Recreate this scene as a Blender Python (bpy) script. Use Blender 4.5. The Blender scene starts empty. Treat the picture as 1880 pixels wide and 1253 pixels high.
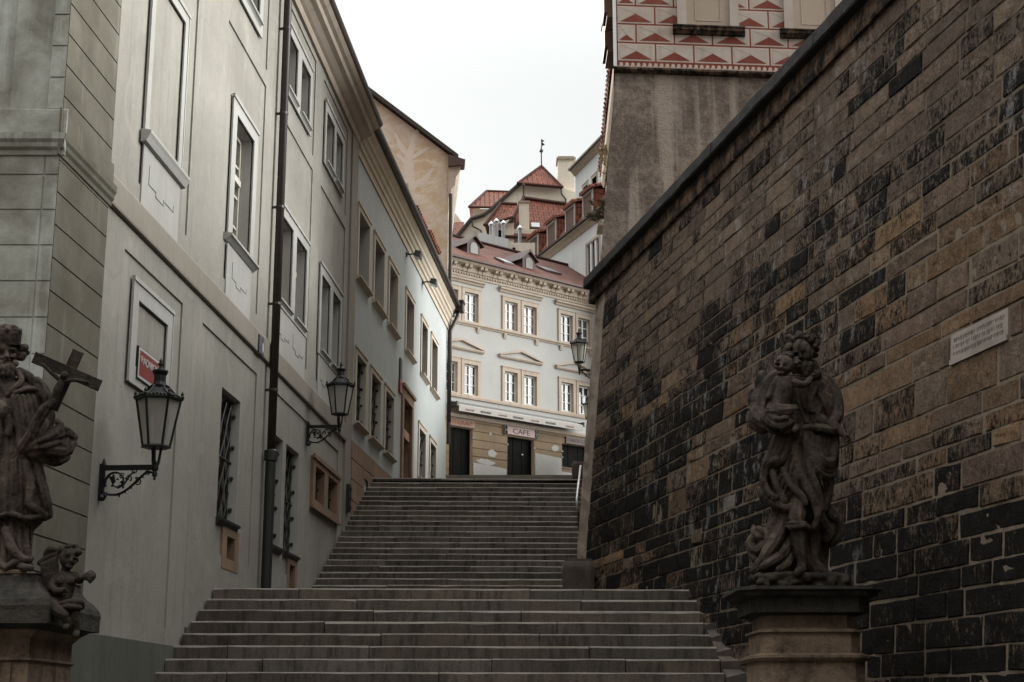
import bpy, bmesh, math, random
from mathutils import Vector, Matrix, noise
R = math.radians
random.seed(7)
C = bpy.context.scene.collection
sc = bpy.context.scene

# ------------------------------------------------------------------ camera, sky, sun, exposure
cam_d = bpy.data.cameras.new('camera'); cam = bpy.data.objects.new('camera', cam_d); C.objects.link(cam)
cam_d.sensor_width = 36.0; cam_d.lens = 36.0*2811/1880
cam_d.clip_start = 0.1; cam_d.clip_end = 2000
cam.location = (0, 0, 0); cam.rotation_euler = (R(90+13.73), 0, 0)
sc.camera = cam

SKY_LOW, SKY_HIGH, SKY_BACK, SKY_SIDE = 0.435, 1.6, .02, 9.0
OPP_H = 19.
SUN_EL, SUN_AZ = 22.0, -20.0            # azimuth from +Y towards +X
w = bpy.data.worlds.new('World'); sc.world = w; w.use_nodes = True
nt = w.node_tree; nt.nodes.clear()
sky = nt.nodes.new('ShaderNodeTexSky'); sky.sky_type = 'NISHITA'; sky.sun_disc = False
sky.sun_elevation = R(SUN_EL); sky.sun_rotation = R(SUN_AZ)
sky.air_density = 1.0; sky.dust_density = 2.5; sky.ozone_density = 1.0
hs = nt.nodes.new('ShaderNodeHueSaturation'); hs.inputs['Saturation'].default_value = 0.3
mx = nt.nodes.new('ShaderNodeMix'); mx.data_type = 'RGBA'; mx.inputs[0].default_value = 0.97
bg = nt.nodes.new('ShaderNodeBackground'); bg.inputs['Strength'].default_value = 0.10
wo = nt.nodes.new('ShaderNodeOutputWorld')
# thin bright cloud veil: bright overhead and ahead, added at right, dull low down behind
tc = nt.nodes.new('ShaderNodeTexCoord')
def veil(vec, f0, f1, t0, t1):
    d = nt.nodes.new('ShaderNodeVectorMath'); d.operation = 'DOT_PRODUCT'; d.inputs[1].default_value = Vector(vec).normalized()
    r = nt.nodes.new('ShaderNodeMapRange'); r.inputs['From Min'].default_value = f0; r.inputs['From Max'].default_value = f1
    r.inputs['To Min'].default_value = t0; r.inputs['To Max'].default_value = t1; r.interpolation_type = 'SMOOTHSTEP'
    nt.links.new(tc.outputs['Generated'], d.inputs[0]); nt.links.new(d.outputs['Value'], r.inputs['Value']); return r.outputs[0]
def fm(op, a, b):
    k = nt.nodes.new('ShaderNodeMath'); k.operation = op
    for i, v in ((0, a), (1, b)):
        if isinstance(v, float): k.inputs[i].default_value = v
        else: nt.links.new(v, k.inputs[i])
    return k
low = veil((-.3,1,0), -.7, .6, SKY_BACK, SKY_LOW)
high = veil((0,0,1), .38, .85, 0., SKY_HIGH)
side = veil((1,.10,.20), .84, .99, 0., SKY_SIDE)     # unseen sky glow added on the right to light the upper left facade
mr = fm('ADD', high, side)
def tint(col, v):
    k = nt.nodes.new('ShaderNodeVectorMath'); k.operation = 'SCALE'; k.inputs[0].default_value = col; nt.links.new(v, k.inputs['Scale']); return k.outputs[0]
va = nt.nodes.new('ShaderNodeVectorMath'); va.operation = 'ADD'
nt.links.new(tint((8.2,8.5,8.4), low), va.inputs[0]); nt.links.new(tint((8.35,8.4,8.15), mr.outputs[0]), va.inputs[1])
nt.links.new(sky.outputs[0], hs.inputs['Color']); nt.links.new(hs.outputs[0], mx.inputs[6]); nt.links.new(va.outputs[0], mx.inputs[7])
nt.links.new(mx.outputs[2], bg.inputs['Color']); nt.links.new(bg.outputs[0], wo.inputs[0])

sd = bpy.data.lights.new('sun', 'SUN'); sun = bpy.data.objects.new('sun', sd); C.objects.link(sun)
sd.energy = 2.0; sd.angle = R(0.6); sd.color = (1.0, 0.93, 0.82)
sdir = Vector((math.sin(R(SUN_AZ))*math.cos(R(SUN_EL)), math.cos(R(SUN_AZ))*math.cos(R(SUN_EL)), math.sin(R(SUN_EL))))
sun.rotation_euler = sdir.to_track_quat('Z', 'Y').to_euler()
sc.view_settings.view_transform = 'Standard'; sc.view_settings.look = 'None'
sc.view_settings.exposure = 1.25; sc.view_settings.gamma = 1.0

# ------------------------------------------------------------------ materials
class NB:
    def __init__(s, name):
        s.m = bpy.data.materials.new(name); s.m.use_nodes = True
        s.t = s.m.node_tree; s.t.nodes.clear()
        s.out = s.n('OutputMaterial'); s.b = s.n('BsdfPrincipled')
        s.l(s.b.outputs[0], s.out.inputs[0])
        s.pos = s.n('NewGeometry').outputs['Position']
    def n(s, k): return s.t.nodes.new('ShaderNode'+k)
    def l(s, a, b): s.t.links.new(a, b)
    def scale(s, v, sx, sy, sz):
        m = s.n('VectorMath'); m.operation = 'MULTIPLY'; s.l(v, m.inputs[0]); m.inputs[1].default_value = (sx, sy, sz); return m.outputs[0]
    def noise(s, v, sc_, det=4, rough=.6, dist=0.):
        k = s.n('TexNoise'); s.l(v, k.inputs['Vector']); k.inputs['Scale'].default_value = sc_
        k.inputs['Detail'].default_value = det; k.inputs['Roughness'].default_value = rough; k.inputs['Distortion'].default_value = dist
        return k.outputs[0]
    def ramp(s, f, a, b, ca=(0,0,0,1), cb=(1,1,1,1)):
        k = s.n('ValToRGB'); s.l(f, k.inputs[0]); e = k.color_ramp.elements
        e[0].position = a; e[1].position = b; e[0].color = ca; e[1].color = cb; return k.outputs[0]
    def mix(s, f, a, b, mode='MIX'):
        k = s.n('Mix'); k.data_type = 'RGBA'; k.blend_type = mode
        for i, v in ((0, f), (6, a), (7, b)):
            if isinstance(v, (int, float)): k.inputs[i].default_value = v
            elif isinstance(v, tuple): k.inputs[i].default_value = v if len(v) == 4 else v+(1,)
            else: s.l(v, k.inputs[i])
        return k.outputs[2]
    def math(s, op, a, b=None):
        k = s.n('Math'); k.operation = op
        for i, v in ((0, a), (1, b)):
            if v is None: continue
            if isinstance(v, (int, float)): k.inputs[i].default_value = v
            else: s.l(v, k.inputs[i])
        return k.outputs[0]
    def bump(s, h, st, d=.02):
        k = s.n('Bump'); k.inputs['Strength'].default_value = st; k.inputs['Distance'].default_value = d
        s.l(h, k.inputs['Height']); s.l(k.outputs[0], s.b.inputs['Normal'])
    def fin(s, col, rough=.9, spec=.25, metal=0.):
        if isinstance(col, tuple): s.b.inputs['Base Color'].default_value = col+(1,)
        else: s.l(col, s.b.inputs['Base Color'])
        if isinstance(rough, (int, float)): s.b.inputs['Roughness'].default_value = rough
        else: s.l(rough, s.b.inputs['Roughness'])
        s.b.inputs['Specular IOR Level'].default_value = spec; s.b.inputs['Metallic'].default_value = metal
        return s.m

def mul(c, k): return tuple(x*k for x in c)
def plaster(name, c1, c2=None, streak=None, blot=.7, fine=9., bump=.25, rough=.92, sa=.5, sb=.72, streak_amt=.6):
    b = NB(name); c2 = c2 or mul(c1, .82)
    p = b.pos
    big = b.ramp(b.noise(p, blot, 5, .62, .4), .36, .66)
    col = b.mix(big, c1, c2)
    fn = b.ramp(b.noise(p, fine, 4, .7), .3, .75)
    col = b.mix(b.math('MULTIPLY', fn, .28), col, mul(c2, .78))
    if streak:
        st = b.ramp(b.noise(b.scale(p, 2.6, 2.6, .16), 1.6, 5, .7), sa, sb)
        col = b.mix(b.math('MULTIPLY', st, streak_amt), col, streak)
    b.bump(b.noise(p, 26., 6, .65), bump, .012)
    return b.fin(col, rough, .2)

def plain(name, c, rough=.6, spec=.3, metal=0., var=.25, sc_=12., bump=.0):
    b = NB(name)
    f = b.ramp(b.noise(b.pos, sc_, 4, .6), .3, .7)
    col = b.mix(f, c, mul(c, 1-var))
    if bump: b.bump(b.noise(b.pos, sc_*3, 4, .6), bump, .01)
    return b.fin(col, rough, spec, metal)

M = {}
def facade_plaster():
    b = NB('grey_lime_plaster'); p = b.pos
    col = b.mix(b.ramp(b.noise(p, .55, 6, .65, .5), .38, .64), (.272,.258,.230), (.215,.205,.181))
    col = b.mix(b.math('MULTIPLY', b.ramp(b.noise(p, 8., 5, .75), .35, .7), .30), col, (.165,.157,.138))
    col = b.mix(b.math('MULTIPLY', b.ramp(b.noise(b.scale(p, 3.2, 3.2, .13), 1.7, 5, .75), .52, .74), .55), col, (.135,.128,.108))
    col = b.mix(b.math('MULTIPLY', b.ramp(b.noise(b.scale(p, 4.5, 4.5, .2), 1.3, 4, .7), .60, .72), .25), col, (.33,.32,.295))
    col = b.mix(b.math('MULTIPLY', b.ramp(b.noise(p, 1.15, 3, .5, 1.2), .62, .645), .35), col, (.30,.285,.25))
    v = b.n('TexVoronoi'); v.feature = 'DISTANCE_TO_EDGE'; v.inputs['Scale'].default_value = .8
    wv = b.n('VectorMath'); wv.operation = 'ADD'; nz = b.n('TexNoise'); nz.inputs['Scale'].default_value = 2.2; nz.inputs['Detail'].default_value = 5; b.l(p, nz.inputs['Vector'])
    b.l(p, wv.inputs[0]); b.l(b.scale(nz.outputs['Color'], .9, .9, .9), wv.inputs[1]); b.l(wv.outputs[0], v.inputs['Vector'])
    crack = b.math('MULTIPLY', b.ramp(v.outputs['Distance'], .004, .010, (1,1,1,1), (0,0,0,1)), b.ramp(b.noise(p, .5, 3, .5), .50, .58))
    col = b.mix(b.math('MULTIPLY', crack, .22), col, (.09,.085,.072))
    b.bump(b.math('ADD', b.noise(p, 26., 6, .65), b.math('MULTIPLY', b.noise(p, 2.2, 3, .5), 2.)), .18, .02)
    return b.fin(col, .93, .15)
M['wall'] = facade_plaster()
M['band'] = plaster('brown_grey_plaster', (.235,.212,.182), (.20,.18,.15), (.15,.135,.115), bump=.12)
M['trim'] = plaster('off_white_trim_plaster', (.35,.345,.325), (.295,.288,.268), (.22,.212,.195), bump=.08, streak_amt=.35)
M['front'] = plaster('weathered_front_plaster', (.36,.37,.34), (.17,.162,.135), (.46,.49,.47), blot=2.1, bump=.3, sa=.52, sb=.68, streak_amt=.75)
M['pil'] = plaster('olive_weathered_plaster', (.135,.125,.10), (.085,.077,.058), (.21,.205,.178), blot=1.3, bump=.28, sa=.6, sb=.74, streak_amt=.55)
M['plinth'] = plaster('dark_green_grey_plinth', (.105,.108,.09), (.08,.08,.066), (.05,.05,.042), bump=.2)
M['blue'] = plaster('blue_grey_plaster', (.335,.355,.355), (.285,.298,.296), (.26,.258,.245), blot=.5, streak_amt=.35, bump=.1)
M['cream'] = plaster('cream_trim_plaster', (.41,.36,.295), (.355,.305,.24), (.24,.20,.155), bump=.1, streak_amt=.4)
M['sand'] = plaster('pink_sandstone', (.235,.155,.105), (.175,.115,.08), (.115,.078,.055), blot=1.8, bump=.35)
M['cafe'] = plaster('white_blue_plaster', (.335,.335,.325), (.29,.288,.278), (.30,.302,.295), blot=.35, bump=.06, streak_amt=.35)
M['tan'] = plaster('tan_stone_trim', (.36,.305,.255), (.305,.255,.21), (.17,.135,.105), bump=.12, streak_amt=.45)
M['rust'] = plaster('ochre_rusticated_plaster', (.155,.113,.072), (.12,.088,.057), (.10,.076,.054), blot=.9, bump=.15)
M['patch'] = plaster('pale_replastered_patch', (.27,.267,.255), (.22,.215,.20), bump=.15)
def ochre():
    b = NB('faded_ochre_plaster'); p = b.pos
    col = b.mix(b.ramp(b.noise(p, 1.3, 7, .75, .6), .43, .57), (.47,.36,.245), (.53,.465,.395))
    col = b.mix(b.math('MULTIPLY', b.ramp(b.noise(b.scale(p, 1.2, 1.2, 2.2), 2.4, 6, .8), .50, .62), .4), col, (.43,.32,.21))
    col = b.mix(b.math('MULTIPLY', b.ramp(b.noise(b.scale(p, 1., 1., 3.), .9, 5, .7), .54, .64), .7), col, (.62,.56,.49))
    col = b.mix(b.math('MULTIPLY', b.ramp(b.noise(p, 5., 6, .8), .48, .72), .22), col, (.32,.24,.17))
    b.bump(b.noise(p, 5., 6, .7), .3, .03)
    return b.fin(col, .93, .15)
M['ochre'] = ochre()
M['ghost'] = plaster('bare_pale_render', (.58,.525,.465), (.54,.46,.375), bump=.15)
M['castle'] = plaster('pale_cream_plaster', (.68,.615,.515), (.61,.545,.45), (.52,.46,.375), blot=.4, bump=.05)
M['white'] = plaster('white_plaster', (.62,.64,.64), (.55,.57,.57), (.46,.46,.445), blot=.35, bump=.05)
def granite():
    b = NB('weathered_granite'); p = b.pos
    col = b.mix(b.ramp(b.noise(p, 1.4, 5, .65), .35, .66), (.115,.099,.085), (.076,.064,.054))
    col = b.mix(b.math('MULTIPLY', b.ramp(b.noise(p, 55., 3, .7), .45, .7), .5), col, (.17,.155,.14))
    col = b.mix(b.math('MULTIPLY', b.ramp(b.noise(b.scale(p, 5.5, .5, .9), 1.7, 6, .75), .47, .66), .8), col, (.03,.026,.022))
    at = b.n('Attribute'); at.attribute_name = 'Col'
    col = b.mix(1., col, at.outputs['Color'], 'MULTIPLY')
    b.bump(b.noise(p, 60., 5, .7), .5, .01)
    return b.fin(col, .9, .12)
M['granite'] = granite()
M['granite_edge'] = plaster('worn_lit_granite_edge', (.24,.218,.192), (.15,.134,.118), bump=.2, blot=3.)  # paler nosing: foot wear plus the light its chamfer catches, put into the colour
M['granite_dark'] = plaster('sooty_granite', (.10,.08,.07), (.05,.04,.035), (.03,.025,.022), blot=2.5, fine=30., bump=.5)
M['paving'] = plaster('stone_paving', (.10,.092,.082), (.07,.064,.057), bump=.4, blot=2.)
M['plaque_shade'] = plain('shaded_lettering_stone', (.13,.105,.09), .9, .1)
M['ground'] = plaster('dark_cobbled_ground', (.07,.064,.058), (.05,.046,.04), bump=.5, blot=2.)
M['iron'] = plain('black_wrought_iron', (.013,.014,.013), .5, .45, 0., .3, 30., .15)
M['lampiron'] = plain('dark_green_cast_iron', (.0055,.0078,.007), .5, .3, 0., .35, 30., .1)
M['pipe'] = plain('dark_brown_painted_pipe', (.028,.019,.016), .45, .45, 0., .35, 8., .05)
M['gutter'] = plain('brown_sheet_gutter', (.055,.038,.03), .5, .4, 0., .3, 6., .05)
M['bluepaint'] = plain('navy_enamel', (.012,.012,.04), .3, .5)
M['whiteenamel'] = plain('white_enamel', (.42,.42,.41), .3, .5, 0., .12)
M['redenamel'] = plain('red_enamel', (.17,.012,.012), .32, .5, 0., .15)
M['wood'] = plain('pale_painted_wood', (.46,.43,.37), .6, .3, 0., .2, 14.)
M['woodwhite'] = plain('white_painted_wood', (.56,.57,.565), .5, .3, 0., .1, 14.)
M['woodbrown'] = plain('dark_brown_wood', (.055,.022,.012), .55, .35, 0., .3, 14.)
M['boards'] = plain('weathered_brown_boards', (.10,.055,.035), .7, .25, 0., .35, 6., .2)
M['doorblack'] = plain('black_painted_door', (.003,.003,.0028), .85, .08, 0., .2)
M['metal'] = plain('galvanised_metal', (.45,.46,.47), .35, .5, .8, .15)
M['rail'] = plain('pale_steel_rail', (.62,.62,.60), .3, .5, .3, .1)
M['copper'] = plain('brown_copper_sheet', (.075,.045,.04), .6, .25, .0, .3)
M['awning'] = plain('white_awning_cloth', (.30,.285,.27), .85, .1, 0., .1)
M['text'] = plain('dark_lettering', (.06,.045,.042), .7, .2)
M['textred'] = plain('brick_red_lettering', (.14,.04,.03), .7, .2)
M['signface'] = plain('pink_grey_sign_board', (.30,.22,.21), .7, .2, 0., .2)
M['leaf'] = plain('dull_green_leaves', (.07,.072,.035), .7, .2, 0., .5, 20.)
M['dryleaf'] = plain('dry_straw_leaves', (.30,.25,.16), .8, .2, 0., .4, 20.)
M['rubber'] = plain('terracotta_pot', (.25,.11,.06), .8, .2)
M['sky_window'] = plain('skylight_glass', (.16,.18,.20), .3, .5, 0., .1)
M['slate'] = plain('sloping_dark_verge_tiles', (.06,.05,.045), .8, .2, 0., .4, 10., .3)

def glassmat(name, c, rough=.08):
    b = NB(name); f = b.ramp(b.noise(b.pos, 1.6, 2, .5), .35, .65)
    b.bump(b.noise(b.pos, 2.2, 2, .5), .06, .05)
    return b.fin(b.mix(f, c, mul(c, .45)), rough, .5)
M['glass'] = glassmat('dark_window_glass', (.02,.022,.022))
M['glass_curtain'] = glassmat('window_glass_with_curtain', (.22,.15,.13), .15)
M['glass_grey'] = glassmat('grey_window_glass', (.10,.105,.10), .12)
M['dark'] = plain('dark_interior', (.008,.008,.008), .9, .1)
def lampglass():
    b = NB('milky_lantern_glass')
    tr = b.n('BsdfTransparent'); tr.inputs[0].default_value = (.8,.8,.76,1)
    ms = b.n('MixShader'); ms.inputs[0].default_value = .42
    b.fin((.55,.54,.50), .35, .5)
    tl = b.n('BsdfTranslucent'); tl.inputs[0].default_value = (.62,.61,.56,1)
    m2 = b.n('MixShader'); m2.inputs[0].default_value = .5
    b.l(b.b.outputs[0], m2.inputs[1]); b.l(tl.outputs[0], m2.inputs[2])
    b.l(m2.outputs[0], ms.inputs[1]); b.l(tr.outputs[0], ms.inputs[2]); b.l(ms.outputs[0], b.out.inputs[0])
    return b.m
M['lampglass'] = lampglass()

def tilemat(name, c1, c2, w_=.28, h_=.22, dark=(.05,.02,.015)):
    b = NB(name)
    uv = b.n('TexCoord').outputs['UV']
    k = b.n('TexBrick'); b.l(uv, k.inputs['Vector']); k.inputs['Scale'].default_value = 1.
    k.inputs['Brick Width'].default_value = w_; k.inputs['Row Height'].default_value = h_; k.inputs['Mortar Size'].default_value = .035
    k.inputs['Mortar Smooth'].default_value = .7; k.offset = .5
    k.inputs['Color1'].default_value = c1+(1,); k.inputs['Color2'].default_value = c2+(1,); k.inputs['Mortar'].default_value = dark+(1,)
    f = b.ramp(b.noise(b.pos, 1.1, 5, .7), .35, .7)
    col = b.mix(b.math('MULTIPLY', f, .45), k.outputs[0], mul(c2, .5))
    sx = b.n('SeparateXYZ'); b.l(uv, sx.inputs[0])
    wv = b.math('SINE', b.math('MULTIPLY', sx.outputs[0], 2*math.pi/w_))
    row = b.math('FRACT', b.math('DIVIDE', sx.outputs[1], h_))
    b.bump(b.math('ADD', wv, b.math('MULTIPLY', row, -1.2)), .8, .05)
    return b.fin(col, .8, .2)
M['tile'] = tilemat('red_pantiles', (.24,.075,.045), (.155,.052,.034), .30, .36)
M['tile_old'] = tilemat('weathered_red_pantiles', (.24,.085,.055), (.15,.06,.042), .30, .36)
M['tile_flat'] = tilemat('faded_red_flat_tiles', (.155,.06,.042), (.095,.038,.03), .32, .34, (.04,.018,.015))

def stonewall_mat():
    b = NB('sooty_sandstone_ashlar')
    a = b.n('Attribute'); a.attribute_name = 'Col'
    p = b.pos
    soot = a.outputs['Alpha']
    n1 = b.noise(p, 4.5, 6, .75); n2 = b.noise(b.scale(p, 1, 1, .5), 26., 6, .75)
    k = b.math('ADD', b.math('MULTIPLY', n1, .95), b.math('MULTIPLY', n2, 1.25))
    k = b.math('ADD', b.math('ADD', k, soot), -.8)
    f = b.ramp(k, .50, .72)
    tint = b.ramp(b.noise(p, 7., 6, .75), .35, .68)
    base = b.mix(b.math('MULTIPLY', tint, .7), a.outputs['Color'], b.mix(1., a.outputs['Color'], (.40,.36,.34), 'MULTIPLY'))
    grain = b.ramp(b.noise(p, 34., 6, .8), .38, .66)
    base = b.mix(b.math('MULTIPLY', grain, .75), base, b.mix(1., base, (.25,.22,.20), 'MULTIPLY'))
    col = b.mix(f, base, (.0085,.0072,.0064))
    hi = b.ramp(b.noise(p, 70., 3, .7), .60, .74)
    col = b.mix(b.math('MULTIPLY', hi, .30), col, (.21,.185,.16))
    # lime runs leached out of the joints
    lr = b.math('MULTIPLY', b.ramp(b.noise(b.scale(p, 1.6, 1.5, .8), 3.0, 6, .8), .55, .62), b.ramp(b.noise(p, .45, 3, .5), .47, .56))
    col = b.mix(b.math('MULTIPLY', lr, .42), col, (.34,.34,.345))
    b.bump(b.math('ADD', b.noise(p, 24., 6, .8), b.math('MULTIPLY', b.noise(p, 80., 4, .7), .6)), 1.0, .04)
    return b.fin(col, .9, .06)
M['ashlar'] = stonewall_mat()
def mortar_mat():
    b = NB('lime_mortar'); p = b.pos
    a = b.n('Attribute'); a.attribute_name = 'Col'
    k = b.math('ADD', b.math('ADD', b.math('MULTIPLY', b.noise(p, 3., 6, .75), .55), b.math('MULTIPLY', b.noise(p, 20., 5, .75), .5)), a.outputs['Alpha'])
    g = b.ramp(b.noise(p, 14., 5, .75), .35, .7)
    col = b.mix(b.math('MULTIPLY', g, .5), (.17,.135,.105), (.09,.07,.056))
    col = b.mix(b.ramp(b.math('ADD', k, -.3), .36, .76), col, (.03,.025,.021))
    b.bump(b.noise(p, 40., 5, .7), .8, .02)
    return b.fin(col, .95, .08)
M['mortar'] = mortar_mat()
def statue_mat(name, c, soot, a=.42, bb=.64):
    b = NB(name); p = b.pos
    k = b.math('ADD', b.math('MULTIPLY', b.noise(p, 3.2, 6, .68, .5), .6), b.math('MULTIPLY', b.noise(b.scale(p, 1, 1, .35), 13., 5, .7), .4))
    col = b.mix(b.ramp(k, a, bb), c, soot)
    hi = b.ramp(b.noise(p, 4.5, 5, .75), .68, .74)
    col = b.mix(b.math('MULTIPLY', hi, .25), col, (.3,.28,.25))
    b.bump(b.math('ADD', b.noise(p, 38., 5, .7), b.math('MULTIPLY', b.noise(p, 11., 4, .6), 1.2)), .8, .02)
    return b.fin(col, .85, .1)
M['statue'] = statue_mat('sooty_carved_sandstone', (.075,.058,.047), (.011,.009,.008), .42, .60)
M['statue_dark'] = statue_mat('blackened_carved_sandstone', (.04,.032,.026), (.010,.0085,.0075))
M['pedestal'] = statue_mat('stained_pedestal_sandstone', (.18,.13,.095), (.045,.034,.027), .46, .68)
M['cornice_dark'] = statue_mat('blackened_cornice_stone', (.05,.045,.04), (.018,.017,.016))
M['cap'] = statue_mat('black_coping_stone', (.035,.033,.032), (.013,.012,.012))
M['capunder'] = statue_mat('sooty_coping_underside', (.11,.068,.044), (.010,.0085,.0075), .41, .54)
M['plaque'] = plaster('pale_carved_stone', (.27,.23,.21), (.19,.155,.138), bump=.3, blot=3.)
def roughcast():
    b = NB('dark_roughcast_render'); p = b.pos
    col = b.mix(b.ramp(b.noise(p, .8, 6, .75, .8), .42, .60), (.21,.168,.14), (.105,.08,.066))
    col = b.mix(b.math('MULTIPLY', b.ramp(b.noise(p, 7., 6, .85), .44, .60), .7), col, (.075,.058,.05))
    col = b.mix(b.math('MULTIPLY', b.ramp(b.noise(p, 12., 6, .85), .52, .66), .5), col, (.27,.235,.205))
    st = b.ramp(b.noise(b.scale(p, 1.4, 0, .07), 2.2, 3, .5), .54, .63)
    col = b.mix(b.math('MULTIPLY', st, .55), col, (.34,.285,.24))
    b.bump(b.noise(p, 14., 6, .8), .9, .06)
    return b.fin(col, .95, .08)
M['roughcast'] = roughcast()
M['pier'] = plaster('pale_stained_pier_render', (.27,.222,.182), (.17,.135,.108), (.12,.095,.078), blot=2.2, bump=.6, streak_amt=.6)
M['sg_red'] = plaster('sgraffito_dark_red', (.13,.030,.021), (.165,.05,.037), (.24,.12,.095), blot=1.6, bump=.15, streak_amt=.25)
M['sg_pale'] = plaster('sgraffito_pale_pink', (.43,.345,.30), (.36,.28,.242), bump=.1, blot=2.)
M['sg_mid'] = plaster('sgraffito_stone_grey', (.33,.275,.24), (.38,.335,.30), (.23,.17,.14), blot=2.2, bump=.15)
M['sg_panel'] = plaster('blind_window_plaster', (.33,.265,.212), (.27,.215,.172), (.26,.20,.16), blot=.9, bump=.1)

# ------------------------------------------------------------------ mesh helpers
ORG = {}
class Fr:
    """vertical frame: s along the wall, o outwards, z up"""
    def __init__(s, p0, u, s0=0., batter=0., zb=0.):
        s.p = Vector((p0[0], p0[1], 0)); s.u = Vector((u[0], u[1], 0)).normalized(); s.n = Vector((s.u.y, -s.u.x, 0)); s.s0 = s0
        s.bt = batter; s.zb = zb
    def P(s, a, o, z): return s.p + s.u*(a-s.s0) + s.n*(o - s.bt*(z-s.zb)) + Vector((0, 0, z))

class MB:
    def __init__(s): s.v = []; s.f = []; s.m = []; s.c = None
    def q(s, pts, mi=0):
        i = len(s.v); s.v += [tuple(p) for p in pts]; s.f.append(tuple(range(i, i+len(pts)))); s.m.append(mi); return s
    def box8(s, p, mi=0):
        i = len(s.v); s.v += [tuple(x) for x in p]
        for f in ((0,3,2,1),(4,5,6,7),(0,1,5,4),(1,2,6,5),(2,3,7,6),(3,0,4,7)):
            s.f.append(tuple(i+k for k in f)); s.m.append(mi)
        return s
    def fb(s, fr, s0, s1, o0, o1, z0, z1, mi=0):
        return s.box8([fr.P(s0,o0,z0), fr.P(s1,o0,z0), fr.P(s1,o1,z0), fr.P(s0,o1,z0), fr.P(s0,o0,z1), fr.P(s1,o0,z1), fr.P(s1,o1,z1), fr.P(s0,o1,z1)], mi)
    def bx(s, x0, x1, y0, y1, z0, z1, mi=0):
        return s.box8([(x0,y0,z0),(x1,y0,z0),(x1,y1,z0),(x0,y1,z0),(x0,y0,z1),(x1,y0,z1),(x1,y1,z1),(x0,y1,z1)], mi)
    def sweep(s, sections, mi=0, caps=True, closed=True):
        n = len(sections[0]); i0 = len(s.v)
        for sec in sections: s.v += [tuple(p) for p in sec]
        for k in range(len(sections)-1):
            for j in range(n if closed else n-1):
                a = i0+k*n+j; b_ = i0+k*n+(j+1) % n
                s.f.append((a, b_, b_+n, a+n)); s.m.append(mi)
        if caps and closed:
            s.f.append(tuple(i0+j for j in reversed(range(n)))); s.m.append(mi)
            s.f.append(tuple(i0+(len(sections)-1)*n+j for j in range(n))); s.m.append(mi)
        return s
    def prof(s, fr, s0, s1, pts, mi=0):      # (o,z) profile extruded along the wall
        return s.sweep([[fr.P(a, o, z) for o, z in pts] for a in (s0, s1)], mi)
    def tube(s, pts, r, n=8, mi=0, caps=True):
        pts = [Vector(p) for p in pts]; rs = r if isinstance(r, (list, tuple)) else [r]*len(pts)
        secs = []; up = Vector((0, 0, 1)); prev = None
        for k, p in enumerate(pts):
            d = (pts[min(k+1, len(pts)-1)]-pts[max(k-1, 0)]).normalized()
            if prev is None:
                x = d.cross(up) if abs(d.dot(up)) < .95 else d.cross(Vector((1, 0, 0)))
            else: x = prev - d*prev.dot(d)
            x.normalize(); prev = x; y = d.cross(x)
            secs.append([p + (x*math.cos(2*math.pi*j/n) + y*math.sin(2*math.pi*j/n))*rs[k] for j in range(n)])
        return s.sweep(secs, mi, caps)
    def lathe(s, c, prof, n=12, mi=0, ph=0.):
        c = Vector(c)
        return s.sweep([[c+Vector((r*math.cos(2*math.pi*j/n+ph), r*math.sin(2*math.pi*j/n+ph), z)) for j in range(n)] for r, z in prof], mi)
    def ball(s, c, r, n=8, mi=0, sc_=(1,1,1)):
        c = Vector(c); pr = []
        for k in range(n//2+1):
            a = -math.pi/2 + math.pi*k/(n//2); pr.append((max(r*math.cos(a), 1e-4)*sc_[0], r*math.sin(a)*sc_[2]))
        return s.lathe(c, pr, n, mi)
    def build(s, name, mats, parent=None, smooth=False, uv=False, label=None):
        mats = mats if isinstance(mats, (list, tuple)) else [mats]
        org = ORG.get(parent.name, Vector((0,0,0))) if parent else Vector((0,0,0))
        me = bpy.data.meshes.new(name)
        me.from_pydata([(x-org.x, y-org.y, z-org.z) for x, y, z in s.v], [], s.f)
        for m in mats: me.materials.append(M[m])
        me.polygons.foreach_set('material_index', s.m)
        if s.c:
            at = me.color_attributes.new('Col', 'FLOAT_COLOR', 'POINT')
            at.data.foreach_set('color', [x for c in s.c for x in c])
        bm = bmesh.new(); bm.from_mesh(me); bmesh.ops.recalc_face_normals(bm, faces=bm.faces); bm.to_mesh(me); bm.free()
        if smooth: me.polygons.foreach_set('use_smooth', [True]*len(me.polygons))
        if uv:
            l = me.uv_layers.new(name='UVMap')
            for p in me.polygons:
                nn = Vector(p.normal); nn = nn if nn.z >= 0 else -nn
                u = Vector((0,0,1)).cross(nn)
                u = u.normalized() if u.length > 1e-3 else Vector((1,0,0)); v_ = nn.cross(u)
                for li in p.loop_indices:
                    co = Vector(me.vertices[me.loops[li].vertex_index].co)+org
                    l.data[li].uv = (co.dot(u), co.dot(v_))
        o = bpy.data.objects.new(name, me); C.objects.link(o)
        if parent: o.parent = parent
        ORG[o.name] = org
        if label: o['label'] = label
        return o

def tag(o, label, cat, group=None):
    o['label'] = label; o['category'] = cat
    if group: o['group'] = group
    return o
def thing(name, loc, label, cat, group=None):
    o = bpy.data.objects.new(name, None); C.objects.link(o); o.location = loc; o.empty_display_size = .2
    ORG[o.name] = Vector(loc); return tag(o, label, cat, group)
def struct(o): o['kind'] = 'structure'; return o

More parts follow.
